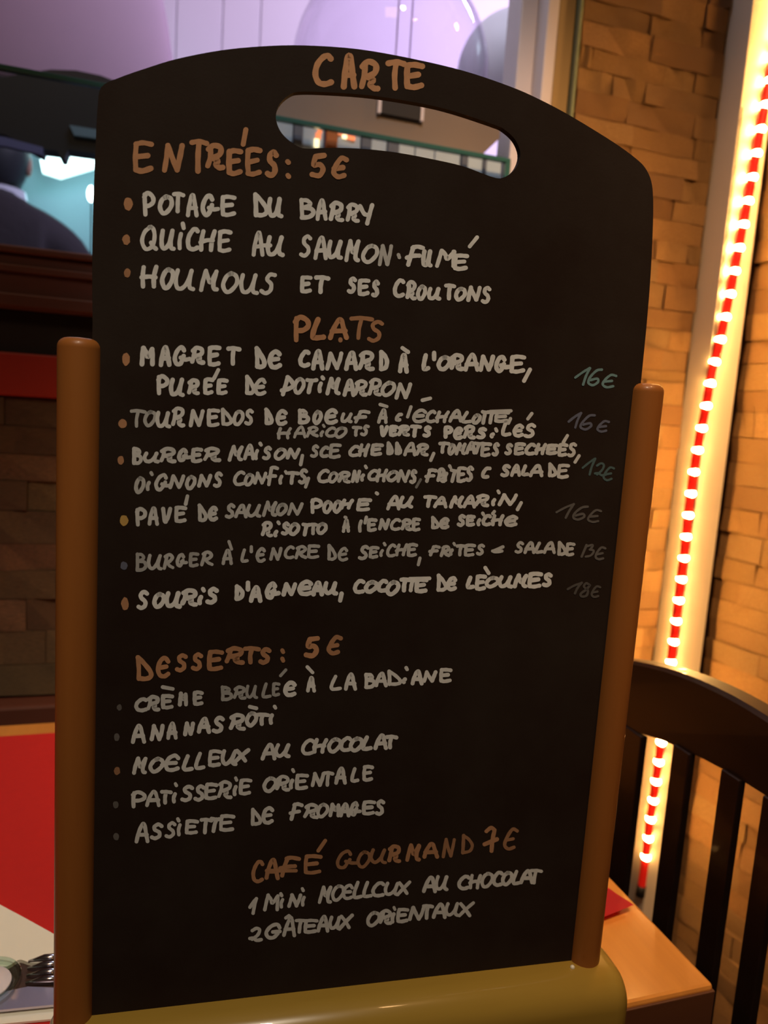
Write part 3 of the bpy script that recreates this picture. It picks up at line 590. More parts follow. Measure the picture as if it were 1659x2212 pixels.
 ((230, 1580, 2.552), 9, .12, 'w.85', 'A 156 236 504 616;S 240 314 502 598;S 320 386 494 590;i 388 412 505 578;. 392 400 482 492;E 432 510 484 568;T 514 588 476 566;t 570 640 470 558;E 622 710 456 552;D 796 856 420 520;e 856 924 412 512;F 1004 1086 390 492;R 1084 1170 394 482;O 1156 1226 392 476;m 1224 1290 392 472;A 1282 1344 394 472;G 1340 1406 384 466;E 1408 1486 378 462;S 1480 1536 374 464'),
 ((500, 1770, 2.37), 9.5, .1, 'o.72', 'C 102 168 208 326;A 170 246 202 310;F 240 355 186 296;- 180 330 262 262;E 370 466 178 282;/ 444 480 160 108;R 798 868 128 222;M 890 970 122 216;A 978 1062 118 200;7 1286 1368 32 170'),
 ((500, 1770, 2.37), 8, .12, 'o.55', 'G 536 650 154 252;O 640 712 158 248;U 706 796 148 228;N 1076 1148 94 198;d 1176 1240 74 178;€ 1390 1470 42 158'),
 ((500, 1770, 2.37), 8.5, .15, 'w.8', '1 86 136 396 488;m 162 246 378 470;i 246 268 402 456;. 252 258 380 390;N 286 362 378 452;i 356 378 390 446;. 362 368 354 364;M 442 516 338 432;O 510 580 332 418;e 566 626 328 412;L 620 672 314 408;L 670 722 314 402;C 716 786 318 398;U 780 860 318 392;X 848 920 312 386;A 976 1050 292 376;U 1040 1110 284 366;C 1156 1222 284 362;h 1212 1282 278 358;O 1274 1342 268 350;C 1334 1392 264 344;O 1380 1442 264 338;L 1434 1482 258 336;A 1474 1546 258 330;T 1524 1594 252 332'),
 ((500, 1770, 2.37), 8.5, .15, 'w.75', '2 86 160 548 626;g 170 256 528 612;A 260 330 504 602;/ 278 294 504 492;\\ 294 308 492 504;T 324 392 508 584;E 370 446 508 584;A 436 500 492 578;U 496 562 492 568;X 550 626 482 562;O 690 762 468 548;R 754 822 458 538;i 814 838 475 532;. 830 838 450 460;E 844 910 452 530;N 904 992 442 518;T 976 1036 434 512;A 1026 1100 428 508;U 1090 1166 422 498;X 1158 1246 418 500'),
 ((1150, 760, 3.95), 6, .1, 'g1', '1 355 500 128 290;6 468 602 142 294;€ 590 724 188 312'),
 ((1150, 760, 3.95), 6, .1, 'n1', '1 300 425 512 655;6 400 540 532 672;€ 545 662 582 690'),
 ((1150, 760, 3.95), 5.5, .1, 'g.45', '1 420 545 902 1056;2 525 635 942 1062;€ 598 704 978 1104'),
 ((1150, 760, 3.95), 5.5, .1, 'f1', '1 196 362 1290 1425;6 340 480 1312 1440;€ 465 594 1342 1460'),
 ((1150, 760, 3.95), 5.5, .1, 'f1', '| 410 470 1640 1756;3 445 532 1640 1756;€ 530 630 1660 1778'),
 ((1150, 760, 3.95), 5.5, .1, 'f.7', '1 292 430 1960 2070;8 405 498 1965 2095;€ 496 586 1992 2100'),
]
rr = random.Random(3)
for (ox, oy, z), w, sh, mk, txt in LINES:
    bm = bmesh.new(); last = None
    for e in txt.split(';'):
        c, a, b2, t, bo = e.split(' ')
        a, b2, t, bo = (float(a) / z + ox, float(b2) / z + ox, float(t) / z + oy, float(bo) / z + oy)
        if last is not None and (min(a, b2) - last > 13 or (w < 7 and min(a, b2) - last > -30)):    # each word is a part
            obj('chalk_word', localize(bm, board), chalk(mk), board); bm = bmesh.new()
        last = max(a, b2, last or 0)
        if c == '.': cx = (a + b2) / 2; letter(bm, '.', cx - 1, cx + 1, min(t, bo), max(t, bo), w * 0.9, 0, rr)
        elif c in '/': 
            p, q = np.array([a, max(t, bo)]), np.array([b2, min(t, bo)])
            ribbon(bm, [p, (p + q) / 2, q], w * 0.85, rr)
        elif c in '\\-_':
            p, q = np.array([a, t]), np.array([b2, bo]); ribbon(bm, [p, (p + q) / 2, q], w * 0.85, rr)
        else: letter(bm, c, a, b2, min(t, bo), max(t, bo), w, sh, rr)
    obj('chalk_word', localize(bm, board), chalk(mk), board)
BUL = [(277, 441, 10, 15, 'o.9'), (273, 518, 8.5, 12, 'o.8'), (275, 590, 7.5, 10, 'o.7'), (272, 776, 8.5, 14, 'o.85'), (265, 915, 9, 10, 'o.75'), (261, 994, 7, 10, 'o.75'),
       (268, 1124, 9, 12, 'y1'), (268, 1222, 8, 9, 'n1'), (270, 1304, 8, 15, 'o.8'), (258, 1528, 5.5, 7, 'f1'), (252, 1592, 6, 9, 'f1'), (253, 1665, 7, 9, 'o.5'), (250, 1738, 6, 8, 'f1'), (251, 1807, 6.5, 8, 'f1')]
for x, y, a, b2, mk in BUL:
    bm = bmesh.new(); vs = []
    for k in range(14):
        an = 2 * math.pi * k / 14; u, wv = bu(x + a * math.cos(an) * rr.uniform(.88, 1.1), y + b2 * math.sin(an) * rr.uniform(.9, 1.08))
        vs.append(bm.verts.new(bp(u, wv, TH + 0.00012)))
    bm.faces.new(vs)
    obj('chalk_bullet', localize(bm, board), chalk(mk), board)

# ------------------------------------------------------------------ rope light and wire on the boxing
YB = 0.908
rope_px = [(1762, -330), (1738, -200), (1718, -80), (1700, 20), (1675, 110), (1657, 200), (1640, 290), (1622, 395), (1604, 490), (1585, 590), (1567, 680), (1549, 760), (1538, 800), (1526, 870), (1512, 940), (1498, 1020), (1488, 1095),
           (1478, 1190), (1468, 1275), (1460, 1340), (1450, 1420), (1439, 1510), (1428, 1600), (1416, 1690), (1405, 1765), (1395, 1845), (1386, 1915)]
YR = YB - 0.0068
path = [ony(px, py, YR) if py <= 800 else onx(px, py, XCAS - 0.0070) for px, py in rope_px]
path = crom(path, 8)
rope = empty('rope_light', tuple(path[-1]), 'red rope light with glowing warm bulbs running down the white boxing in the corner', 'light')
bm = bmesh.new(); tube(bm, path, 0.0062, 10)
obj('rope_skin', localize(bm, rope), MT['rope'], rope, smooth=True)
cum = [0.0]
for a, c in zip(path, path[1:]): cum.append(cum[-1] + float(np.linalg.norm(c - a)))
led = bmesh.new(); bmesh.ops.create_icosphere(led, subdivisions=2, radius=1.0)
for v in led.verts: v.co.x *= 0.0068; v.co.y *= 0.0080; v.co.z *= 0.0060
lme = bpy.data.meshes.new('led_bulb'); led.to_mesh(lme); led.free(); lme.materials.append(MT['led'])
lme.polygons.foreach_set('use_smooth', [True] * len(lme.polygons))
SP = 0.0325
s = 0.012
inv_r = inv(rope)
end = cum[-1] - 0.05
while s < end:
    k = max(i for i in range(len(cum)) if cum[i] <= s); k = min(k, len(path) - 2)
    p = path[k] + (path[k + 1] - path[k]) * ((s - cum[k]) / max(cum[k + 1] - cum[k], 1e-9))
    o = bpy.data.objects.new('led_bulb', lme); COL.objects.link(o); o.parent = rope
    o.location = inv_r @ Vector(p + np.array([-0.0004, -0.0012, 0])); s += SP
bm = bmesh.new(); e_ = path[-1]; tube(bm, [e_ + np.array([0, 0, 0.002]), e_ - np.array([0.001, 0, 0.016])], 0.0072, 12)
obj('end_cap', localize(bm, rope), MT['black'], rope, smooth=True)
wp = [(1597, 230), (1580, 330), (1560, 450), (1551, 560), (1547, 640), (1541, 740), (1528, 800), (1505, 960), (1488, 1060), (1472, 1180), (1462, 1240), (1452, 1290), (1443, 1320), (1435, 1355), (1427, 1390), (1419, 1428), (1408, 1520), (1400, 1620)]
wpts = crom([ony(px, py, YB - 0.0022) for px, py in wp], 4)
for q in wpts: q[0] = max(q[0], XCAS + 0.002)
bm = bmesh.new(); tube(bm, wpts, 0.0011, 6)
tag(obj('power_wire', bm, MT['wire'], smooth=True), 'thin dark wire hanging behind the red rope light', 'wire')

# ------------------------------------------------------------------ chair at the right
XCH = 0.42
chair = empty('dining_chair', (0.33, 0.43, 0), 'dark espresso wooden chair with slatted back at the right of the table', 'chair')
def ztop(y): return 0.9045 - 1.15 * (y - 0.435) ** 2
def zbot(y): return 0.848 - 0.75 * max(0, y - 0.39) ** 2 * 1.2 - 0.5 * max(0, 0.36 - y) ** 2
Y0c, Y1c = 0.215, 0.640
def bend(y): return 0.004 * (1 - ((y - 0.43) / 0.21) ** 2)      # back is slightly concave towards the sitter
bm = bmesh.new(); ny = 24; tk = 0.022; prev = None
for i in range(ny + 1):
    y = Y0c - 0.012 + (Y1c - Y0c + 0.024) * i / ny; xo = XCH + bend(y)
    sec = [(xo, zbot(y)), (xo, ztop(y) - 0.003), (xo + 0.003, ztop(y)), (xo + tk - 0.003, ztop(y)), (xo + tk, ztop(y) - 0.003), (xo + tk, zbot(y))]
    cur = [bm.verts.new((x, y, z)) for x, z in sec]
    if prev:
        for k in range(6): bm.faces.new((prev[k], prev[(k + 1) % 6], cur[(k + 1) % 6], cur[k]))
    else: bm.faces.new(cur)
    prev = cur
bm.faces.new(prev[::-1])
o = obj('top_rail', localize(bm, chair), MT['chairwood'], chair); autosmooth(o, 40)
# slats placed by their photographed edges on the back's plane
def sl(l, r, py0): return None
slats = []
for (pl, pr, py) in ((1341, 1386, 1640), (1453, 1492, 1650), (1555, 1597, 1720), (1648, 1690, 1760)):
    a, c = onx(pl, py, XCH), onx(pr, py, XCH + 0.007); slats.append((float(a[1]), float(c[1])))
sp = slats[1][0] - slats[2][0]
slats.append((slats[3][0] - sp * 0.95, slats[3][1] - sp * 0.95)) 
for a, c in slats:
    ym = (a + c) / 2; hw = abs(a - c) / 2 + 0.0035; xo = XCH - 0.003
    if ym - hw < Y0c + 0.03: continue
    obj('slat', localize(BX(xo + 0.004, xo + 0.011, ym - hw, ym + hw, 0.50, zbot(ym) + 0.0005, bev=0.001), chair), MT['chairwood'], chair)
obj('lower_rail', localize(BX(XCH + 0.002, XCH + 0.02, Y0c + 0.02, Y1c - 0.02, 0.475, 0.515, bev=0.002), chair), MT['chairwood'], chair)
for ly in (Y0c, Y1c - 0.034):
    obj('leg', localize(BX(XCH, XCH + 0.026, ly, ly + 0.034, 0.0, zbot(ly + .017) + 0.02, bev=0.003), chair), MT['chairwood'], chair)
for ly in (Y0c, Y1c - 0.034):
    obj('leg', localize(BX(0.05, 0.084, ly, ly + 0.034, 0.0, 0.43, bev=0.003), chair), MT['chairwood'], chair)
obj('seat', localize(BX(0.04, XCH + 0.005, Y0c + 0.002, Y1c - 0.002, 0.43, 0.462, bev=0.006), chair), MT['chairwood'], chair)

# ------------------------------------------------------------------ plate, cutlery, napkin, tumbler at the lower left
zt = TZ + 0.0022
def tri(px, py, z=None): return onz(px, py, zt if z is None else z)
wn = empty('paper_napkin', tuple(tri(0, 2040)), 'white folded paper napkin on the red mat at the lower left, under the cutlery', 'napkin')
def sheet(pxs, z, th):
    bm = bmesh.new(); prism(bm, [Vector((p[0], p[1], z)) for p in [onz(x, y, z + th) for x, y in pxs]], (0, 0, th)); return bm
obj('bottom_sheet', localize(sheet([(-260, 1822), (0, 1960), (132, 2030), (140, 2196), (113, 2201), (0, 2212), (-120, 2224), (-260, 2238)], zt, 0.0012), wn), MT['paper'], wn)
top = crom([(140, 2070), (115, 2075), (90, 2080), (65, 2079), (45, 2073), (33, 2077), (22, 2084), (6, 2088), (-60, 2086), (-260, 2110)], 4)
obj('folded_sheet', localize(sheet([(-260, 1815), (0, 1954), (60, 1986), (132, 2026)] + [tuple(t) for t in top], zt + 0.0013, 0.0034), wn), MT['paper'], wn)
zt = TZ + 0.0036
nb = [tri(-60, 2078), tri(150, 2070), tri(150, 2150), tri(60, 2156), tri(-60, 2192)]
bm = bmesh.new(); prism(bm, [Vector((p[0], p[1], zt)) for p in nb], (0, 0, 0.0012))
tag(obj('napkin', bm, MT['napkin']), 'dark brown strip standing for shade under the fork and knife at the lower left', 'napkin')  # flat strip whose dark brown stands in for shade, not a second napkin
# knife blade: broad, shiny, nearest the viewer
kn = empty('table_knife', tuple(tri(50, 2160)), 'shiny knife lying nearest the bottom left corner, lilac reflection tinted into its colour', 'knife')
kb = [tri(-60, 2178), tri(-20, 2160), tri(28, 2148), tri(60, 2141), tri(140, 2144), tri(140, 2178), tri(60, 2186), tri(-60, 2198)]
bm = bmesh.new(); prism(bm, [Vector((p[0], p[1], zt + 0.0016)) for p in kb], (0, 0, 0.0014))
obj('blade', localize(bm, kn), MT['blade'], kn)
bm = bmesh.new(); p1, p2 = tri(130, 2160), tri(300, 2150)
tube(bm, [Vector((p1[0], p1[1], zt + 0.004)), Vector(((p1[0] + p2[0]) / 2, (p1[1] + p2[1]) / 2, zt + 0.005)), Vector((p2[0], p2[1], zt + 0.004))], [0.003, 0.0045, 0.004], 10)
obj('handle', localize(bm, kn), MT['steel'], kn, smooth=True)
fk = empty('table_fork', tuple(tri(100, 2110)), 'shiny fork with four prongs on the napkin at the lower left, above the knife', 'fork')
for k, py in enumerate((2086, 2101, 2117, 2133)):
    pa, pb, pd = tri(62 - 2 * k, py + 1), tri(96, py), tri(135, py - 1)
    bm = bmesh.new(); tube(bm, [Vector((pa[0], pa[1], zt + 0.0030)), Vector((pb[0], pb[1], zt + 0.0052)), Vector((pd[0], pd[1], zt + 0.0058))], [0.0009, 0.0021, 0.0022], 10)
    obj('prong', localize(bm, fk), MT['steel'], fk, smooth=True)
pa, pb = tri(133, 2110), tri(160, 2112); pe = tri(420, 2100)
bm = bmesh.new(); box(bm, pa[0] - 0.001, pb[0] + 0.008, min(tri(133, 2135)[1], 9), tri(133, 2082)[1], zt + 0.0045, zt + 0.0065, bev=0.0008)
obj('fork_head', localize(bm, fk), MT['steel'], fk)
bm = bmesh.new(); tube(bm, [Vector((pb[0], pb[1], zt + 0.0055)), Vector(((pb[0] + pe[0]) / 2, (pb[1] + pe[1]) / 2, zt + 0.008)), Vector((pe[0], pe[1], zt + 0.004))], [0.0024, 0.0022, 0.0036], 8)
obj('handle', localize(bm, fk), MT['steel'], fk, smooth=True)
gp = tri(-30, 2140)
tg = empty('glass_dish', (float(gp[0]), float(gp[1]), zt + 0.0012), 'clear greenish glass dish at the left edge, beside the fork', 'glass dish')
bm = bmesh.new(); lathe(bm, [(0, 0), (0.014, 0), (0.0165, 0.002), (0.0185, 0.006), (0.0175, 0.0062), (0.0152, 0.003), (0, 0.002)], 32)
obj('bowl', bm, MT['tumbler'], tg, smooth=True)
bm = bmesh.new(); lathe(bm, [(0, 0.0022), (0.0135, 0.0026), (0.013, 0.0040), (0, 0.0052)], 32)
obj('dish_well', bm, MT['frost'], tg, smooth=True)

# ------------------------------------------------------------------ behind the sill: glass screen, cooler, globes, lamp, kitchen, person
gs = empty('glass_screen', (0.15, YW + 0.02, 1.2545), 'clear glass screen with green top edge standing on the wooden sill', 'screen')
zg = 1.4445
def glass_poly(xa, xb):
    za, zb = 1.4325, 1.4435
    return za + (zb - za) * (xa + 0.156) / 0.6, za + (zb - za) * (xb + 0.156) / 0.6
ZGT = 1.447
obj('pane', localize(BX(-1.0, 0.4625, YW + 0.012, YW + 0.016, 1.2545, ZGT - 0.0045), gs), MT['glass'], gs)
obj('top_edge', localize(BX(-1.0, 0.4625, YW + 0.010, YW + 0.018, ZGT - 0.0045, ZGT + 0.0010, bev=0.0006), gs), MT['green_edge'], gs)
obj('side_edge', localize(BX(0.4555, 0.4625, YW + 0.010, YW + 0.018, 1.2545, ZGT - 0.0045), gs), MT['green_edge'], gs)
# cooler with pale blue panels
YK = YW + 0.035
cz0, cz1 = 1.2545, 1.4555
ck = empty('counter_cooler', (0.3, YK + 0.06, cz0), 'pale blue panelled cooler with dark posts behind the handle slot, on the sill', 'cooler')
def kx(px): return float(ony(px, 320, YK)[0])
obj('body', localize(BX(kx(585), kx(1086), YK + 0.006, YK + 0.12, cz0, cz1), ck), MT['paneldark'], ck)
for l, r, mk in ((585, 631, 'panel'), (653, 698, 'panel'), (728, 778, 'panel'), (802, 835, 'panel'), (862, 896, 'panel'), (898, 939, 'panel'), (941, 996, 'panel'), (1013, 1045, 'panel'), (1054, 1086, 'panel')):
    obj('panel', localize(BX(kx(l), kx(r), YK, YK + 0.006, cz0, cz1 - 0.001, bev=0.001), ck), MT[mk], ck)
for l, r, mk in ((632, 652, 'paneldark'), (703, 727, 'orangepost'), (779, 801, 'paneldark'), (836, 861, 'paneldark'), (998, 1012, 'paneldark'), (1046, 1053, 'paneldark')):
    o = obj('post', localize(BX(kx(l), kx(r), YK - 0.003, YK + 0.006, cz0, cz1 - 0.001, bev=0.001), ck), MT[mk], ck)
    if mk == 'orangepost': o['label'] = 'copper orange post'
def kz(px, py): return float(ony(px, py, YK)[2])
for l, r, t, b2, mk in ((678, 688, 300, 318, 'flame'), (680, 691, 287, 299, 'digit'), (684, 693, 276, 286, 'digit'), (728, 737, 279, 291, 'digit'), (738, 747, 284, 299, 'flame'), (748, 755, 289, 301, 'digit'), (756, 765, 289, 303, 'digit')):
    obj('display_segment', localize(BX(kx(l), kx(r), YK - 0.0025, YK - 0.0002, kz(l, b2), kz(l, t)), ck), MT[mk], ck)
# cream tapered pedestal with a dark plaque, the globe stands on it
gx, gy = 0.0, 0.0
gc = ony(843, 157, 1.14); GR = 210 / F * float((R.T @ (gc - CAM))[2])
ped_z0, ped_z1 = 1.438, 1.486
YPD = YW + 0.045
pd_ = empty('cream_tray_stand', (float(gc[0]), YPD + 0.1, 1.4565), 'cream stand with a dark plaque seen through the handle slot', 'stand')
def px_x(px, py, y=YPD): return float(ony(px, py, y)[0])
xl_, xrt, xrb = px_x(540, 220), px_x(1082, 262), px_x(1040, 326)
bm = bmesh.new(); prism(bm, [(xl_, YPD, 1.4565), (xrb, YPD, 1.4565), (xrt, YPD, 1.484), (xrt, YPD, 1.515), (xl_ - 0.02, YPD, 1.515)], (0, 0.24, 0))
obj('stand_body', localize(bm, pd_), MT['cream'], pd_)
xa, xb = px_x(823, 230, YPD - 0.004), px_x(908, 245, YPD - 0.004); za, zb = float(ony(865, 256, YPD)[2]), float(ony(865, 205, YPD)[2]) + 0.01
obj('plaque', localize(BX(xa, xb, YPD - 0.005, YPD - 0.0002, za, zb, bev=0.0006), pd_), MT['black'], pd_)
obj('plaque_side', localize(BX(xa - 0.0045, xa, YPD - 0.006, YPD - 0.0002, za, zb), pd_), MT['frame'], pd_)
obj('plaque_side', localize(BX(xb, xb + 0.0045, YPD - 0.006, YPD - 0.0002, za, zb), pd_), MT['frame'], pd_)
# big clear globe on the stand
gl = empty('glass_globe', (float(gc[0]), float(gc[1]), 1.516), 'large clear glass globe directly behind the top of the chalkboard', 'globe')
bm = bmesh.new(); prof = []
zc = float(gc[2]) - 1.516
a0 = -math.asin(min(0.98, zc / GR)) + 0.05
for k in range(29): an = a0 + (math.pi / 2 - 0.16 - a0) * k / 28; prof.append((GR * math.cos(an), zc + GR * math.sin(an)))
lathe(bm, prof, 64)
obj('globe_bulb', bm, MT['globe'], gl, smooth=True)
rn = GR * math.sin(0.16)
bm = bmesh.new(); zt_ = zc + GR * math.cos(0.16)
lathe(bm, [(rn + 0.004, zt_ - 0.004), (rn + 0.005, zt_ + 0.006), (rn, zt_ + 0.006), (rn, zt_ - 0.004)], 48, closed=True)
obj('globe_collar', bm, MT['frame'], gl, smooth=True)
# glass tube with a pendant stem inside the globe (two fine verticals)
bm = bmesh.new()
xs0 = [float(ony(px, 100, gc[1])[0]) - gc[0] for px in (856, 886)]
for x_ in xs0: tube(bm, [(x_, 0, 0.002), (x_, 0, zt_ + 0.3)], 0.0011, 6)
obj('stem', bm, MT['mauve'], gl)
# frosted second globe at the right
g2 = ony(1125, 170, 1.22); r2 = 130 / F * float((R.T @ (g2 - CAM))[2])
g2x = float(g2[0])
sg = empty('frosted_globe', (g2x, 1.40, 1.495), 'frosted grey round globe right of the clear one, by the window frame', 'globe')
g2 = ony(1115, 165, 1.40); r2 = 128 / F * float((R.T @ (g2 - CAM))[2]); sg.location = (float(g2[0]), 1.40, 1.495)
bm = bmesh.new(); zc2 = float(g2[2]) - 1.495
lathe(bm, [(0, zc2 - r2)] + [(r2 * math.cos(a_), zc2 + r2 * math.sin(a_)) for a_ in [(-1.35 + 2.8 * k / 24) for k in range(25)]] + [(0, zc2 + r2)], 48)
obj('globe_body', bm, MT['frost'], sg, smooth=True)
bm = bmesh.new(); lathe(bm, [(0.0, 0), (0.05, 0), (0.05, 0.006), (0.012, 0.012), (0.012, max(zc2 - r2 + 0.004, 0.02)), (0, max(zc2 - r2 + 0.004, 0.02))], 32)
obj('globe_foot', bm, MT['frame'], sg, smooth=True)
sh_ = empty('counter', (0.35, 1.4, 0), 'lilac counter behind the window opening, under the globes', 'counter')
obj('counter_top', localize(BX(0.20, 1.2, 1.24, 1.65, 1.455, 1.494, bev=0.002), sh_), MT['lilac'], sh_)
obj('counter_body', localize(BX(0.22, 1.18, 1.26, 1.63, 0.0, 1.455), sh_), MT['lilac'], sh_)

# hanging mauve dome lamp at the upper left
YL = 1.60
e1, e2, e3 = ony(347, 0, YL), ony(368, 62, YL), ony(384, 124, YL)
cl = ony(100, 150, YL); RL = float(e3[0] - cl[0]) * 1.01
zl = float(ony(100, 188, YL - RL * 0.27)[2])
lampo = empty('dome_pendant', (float(cl[0]), YL, zl), 'large mauve dome lampshade with dark rim hanging at the upper left', 'lamp')
bm = bmesh.new()
out = [(RL * 1.0, 0.0), (RL * 1.0, 0.02), (RL * 0.97, 0.09), (RL * 0.90, 0.18), (RL * 0.78, 0.30), (RL * 0.6, 0.40), (RL * 0.35, 0.47), (0.03, 0.5)]
inn = [(r_ - 0.006, z_ - (0.006 if k > 1 else 0)) for k, (r_, z_) in enumerate(out)]
lathe(bm, out + inn[::-1], 64, closed=True)
oval = lambda b_: (bmesh.ops.scale(b_, vec=(1, 0.27, 1), verts=b_.verts), b_)[1]
obj('lamp_shade', oval(bm), MT['mauve'], lampo, smooth=True)
bm = bmesh.new(); lathe(bm, [(RL + 0.002, -0.012), (RL + 0.002, 0.006), (RL - 0.012, 0.006), (RL - 0.012, -0.012)], 64, closed=True)
obj('rim', oval(bm), MT['black'], lampo, smooth=True)
bm = bmesh.new(); lathe(bm, [(0, -0.001), (RL - 0.012, -0.001), (RL - 0.012, 0.001), (0, 0.001)], 64); obj('diffuser', oval(bm), MT['black'], lampo)
bm = bmesh.new(); tube(bm, [(0, 0, 0.49), (0, 0, 1.3)], 0.006, 8); obj('cord', bm, MT['black'], lampo)

# kitchen glimpsed through the left of the glass
YH = 1.42
hd_ = empty('extractor_hood', (float(ony(60, 250, YH)[0]), YH, float(ony(100, 330, YH)[2])), 'dark hood above the bright kitchen light, behind the glass at the left', 'hood')
def hp(px, py, y=YH): p = ony(px, py, y); return (float(p[0]), y, float(p[2]))
bm = bmesh.new(); prism(bm, [hp(-160, 150), hp(-160, 262), hp(10, 290), hp(92, 334), hp(94, 322), hp(124, 326), hp(131, 341), hp(140, 342), hp(147, 323), hp(300, 345), hp(300, 195), hp(218, 163), hp(165, 152), hp(110, 150), hp(60, 157), hp(0, 168)], (0, 0.04, 0))
obj('hood_body', localize(bm, hd_), MT['hood'], hd_)
bm = bmesh.new(); prism(bm, [hp(-260, 262, YH - 0.01), hp(10, 296, YH - 0.01), hp(92, 318, YH - 0.01), hp(91, 334, YH - 0.01), hp(10, 315, YH - 0.01), hp(-260, 285, YH - 0.01)], (0, 0.012, 0))
obj('hood_trim', localize(bm, hd_), MT['hoodtrim'], hd_)
bm = bmesh.new(); prism(bm, [hp(150, 270, YH - 0.008), hp(230, 283, YH - 0.008), hp(230, 302, YH - 0.008), hp(160, 292, YH - 0.008)], (0, 0.02, 0))
obj('hood_vent', localize(bm, hd_), MT['tealwall'], hd_)
YPn = 2.66
lp = empty('kitchen_light', hp(150, 360, YPn), 'bright white kitchen light panel under the dark hood, left of the board', 'light')
bm = bmesh.new(); prism(bm, [hp(78, 300, YPn), hp(92, 372, YPn), hp(130, 384, YPn), hp(205, 362, YPn), hp(330, 350, YPn), hp(330, 300, YPn)], (0, 0.02, 0))
obj('light_panel', localize(bm, lp), MT['window_glow'], lp)
light('kitchen_glow', 'AREA', tuple(np.array(hp(150, 355, 2.45))), 1.8, (0.6, 1.0, 0.98), tuple(np.array(hp(120, 430, 2.75))), 0.25)
sp_ = ony(197, 419, 1.35)
sb = empty('round_lamp', tuple(float(v) for v in sp_), 'small round white lamp touching the left edge of the chalkboard', 'lamp')
bm = bmesh.new(); bmesh.ops.create_icosphere(bm, subdivisions=3, radius=1)
for v in bm.verts: v.co = Vector((v.co.x * 0.0068, v.co.y * 0.008, v.co.z * 0.0135))
obj('bulb', bm, MT['bulb'], sb, smooth=True)
bm = bmesh.new(); tube(bm, [(0, 0.004, -0.010), (0, 0.006, -(float(sp_[2]) - 0.9))], 0.0012, 6)
obj('lamp_stem', bm, MT['black'], sb)
st_ = empty('lamp_table', (float(sp_[0]), 1.35, 0), 'dark side table carrying the small round lamp', 'table')
obj('table_top', localize(BX(float(sp_[0]) - 0.15, float(sp_[0]) + 0.15, 1.25, 1.5, 0.88, 0.90), st_), MT['hood'], st_)
obj('leg', localize(BX(float(sp_[0]) - 0.02, float(sp_[0]) + 0.02, 1.35, 1.39, 0, 0.88), st_), MT['hood'], st_)

# person seen from behind beyond the glass: dark hair, pale collar, charcoal jacket
YP = 2.42
hc = ony(-4, 338, YP)                        # middle of the head
per = empty('person', (float(hc[0]), YP, 0.0), 'person with dark hair in a charcoal jacket with pale collar, back turned, beyond the glass', 'person')
k_ = float(hc[2])
def skinmesh(name, verts, edges, radii, m, parent, root=0, lev=2):
    me = bpy.data.meshes.new(name); me.from_pydata(verts, edges, []); o = link(name, me, m, parent)
    md = o.modifiers.new('skin', 'SKIN'); md.use_smooth_shade = True
    for i, r_ in enumerate(radii):
        sv_ = me.skin_vertices[0].data[i]; sv_.radius = (r_ if isinstance(r_, tuple) else (r_, r_)); sv_.use_root = (i == root)
    s_ = o.modifiers.new('sub', 'SUBSURF'); s_.levels = lev; s_.render_levels = lev
    dg = bpy.context.evaluated_depsgraph_get(); ev = o.evaluated_get(dg); nm = bpy.data.meshes.new_from_object(ev)
    o.modifiers.clear(); o.data = nm
    nm.polygons.foreach_set('use_smooth', [True] * len(nm.polygons))
    if not nm.materials: nm.materials.append(m)
    return o
HZ = k_                                       # head centre height
bz = lambda d_: HZ - d_
verts = [(0, 0, bz(.72)), (0, 0, bz(.58)), (0, -.04, bz(.40)), (0, -.06, bz(.24)), (0, -.03, bz(.14)), (0, .0, bz(.08)),
         (.10, -.05, bz(.20)), (.19, -.03, bz(.235)), (.245, .03, bz(.43)), (.21, .20, bz(.62)), (.10, .30, bz(.62)),
         (-.10, -.05, bz(.20)), (-.19, -.03, bz(.235)), (-.245, .03, bz(.43)), (-.21, .20, bz(.62)), (-.10, .30, bz(.62)),
         (.09, 0, bz(.82)), (.10, .03, bz(1.2)), (.10, 0, .08), (.10, .12, .04), (-.09, 0, bz(.82)), (-.10, .03, bz(1.2)), (-.10, 0, .08), (-.10, .12, .04)]
edges = [(0, 1), (1, 2), (2, 3), (3, 4), (4, 5), (3, 6), (6, 7), (7, 8), (8, 9), (9, 10), (3, 11), (11, 12), (12, 13), (13, 14), (14, 15), (0, 16), (16, 17), (17, 18), (18, 19), (0, 20), (20, 21), (21, 22), (22, 23)]
radii = [(.16, .12), (.15, .11), (.17, .115), (.15, .10), (.065, .06), (.055, .055), (.10, .085), (.072, .07), (.055, .055), (.045, .045), (.04, .04),
         (.10, .085), (.072, .07), (.055, .055), (.045, .045), (.04, .04), .10, .065, .05, .045, .10, .065, .05, .045]
skinmesh('body', verts, edges, radii, MT['cloth'], per)
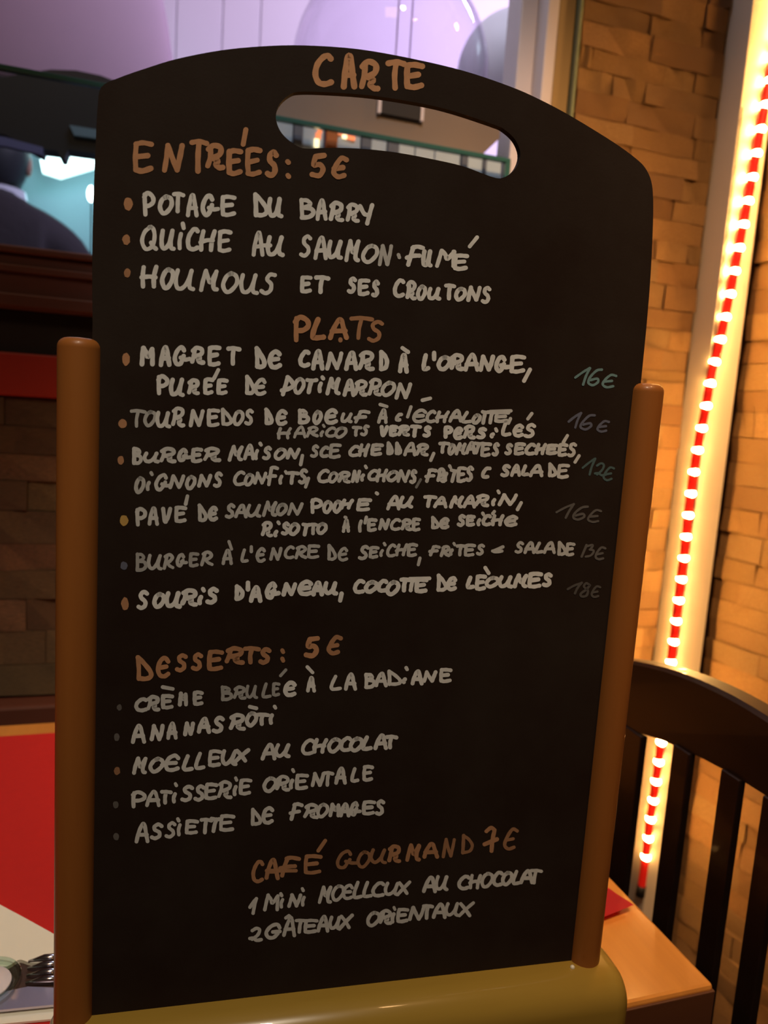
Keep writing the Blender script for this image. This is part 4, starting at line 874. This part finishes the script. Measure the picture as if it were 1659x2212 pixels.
# head facing away (+y), with ears, nose and jaw
bm = bmesh.new(); bmesh.ops.create_uvsphere(bm, u_segments=28, v_segments=20, radius=1)
for v in bm.verts:
    x, y, z = v.co
    hx, hy, hz_ = x * 0.076, y * 0.095, z * 0.118
    if z < 0: hx *= 1 - 0.28 * (-z); hy = hy * (1 - 0.18 * (-z)) + 0.018 * (-z)
    if y > 0.7 and abs(x) < 0.3 and -0.35 < z < 0.15: hy += 0.020 * (1 - abs(x) / 0.3)
    v.co = Vector((hx, hy, hz_ + HZ))
obj('head', bm, MT['skin'], per, smooth=True)
for s_ in (-1, 1):
    bm = bmesh.new(); bmesh.ops.create_uvsphere(bm, u_segments=12, v_segments=10, radius=1)
    for v in bm.verts: v.co = Vector((v.co.x * 0.010 + s_ * 0.077, v.co.y * 0.018, v.co.z * 0.031 + HZ - 0.012))
    obj('ear', bm, MT['skin'], per, smooth=True)
    bm = bmesh.new(); bmesh.ops.create_uvsphere(bm, u_segments=10, v_segments=8, radius=0.012)
    bmesh.ops.translate(bm, vec=(s_ * 0.03, 0.088, HZ + 0.012), verts=bm.verts); obj('eye', bm, MT['ceramic'], per, smooth=True)
bm = bmesh.new(); bmesh.ops.create_uvsphere(bm, u_segments=12, v_segments=8, radius=1)
for v in bm.verts: v.co = Vector((v.co.x * 0.025, v.co.y * 0.008 + 0.092, v.co.z * 0.006 + HZ - 0.062))
obj('mouth', bm, MT['redband'], per, smooth=True)
bm = bmesh.new(); bmesh.ops.create_uvsphere(bm, u_segments=28, v_segments=20, radius=1)
bmesh.ops.delete(bm, geom=[v for v in bm.verts if (v.co.y > 0.45 and v.co.z < 0.42) or v.co.z < -0.72], context='VERTS')
for v in bm.verts:
    x, y, z = v.co; v.co = Vector((x * 0.084 * (1 - (0.2 * -z if z < 0 else 0)), y * 0.103 - 0.004, z * 0.127 + HZ + 0.004))
bmesh.ops.solidify(bm, geom=bm.faces[:], thickness=0.006)
obj('hair', bm, MT['hair'], per, smooth=True)
bm = bmesh.new(); lathe(bm, [(0.080, HZ - .17), (0.078, HZ - .13), (0.070, HZ - .088), (0.064, HZ - .088), (0.064, HZ - .17)], 32, c=(0, -0.002, 0), closed=True)
obj('collar', bm, MT['collar'], per, smooth=True)
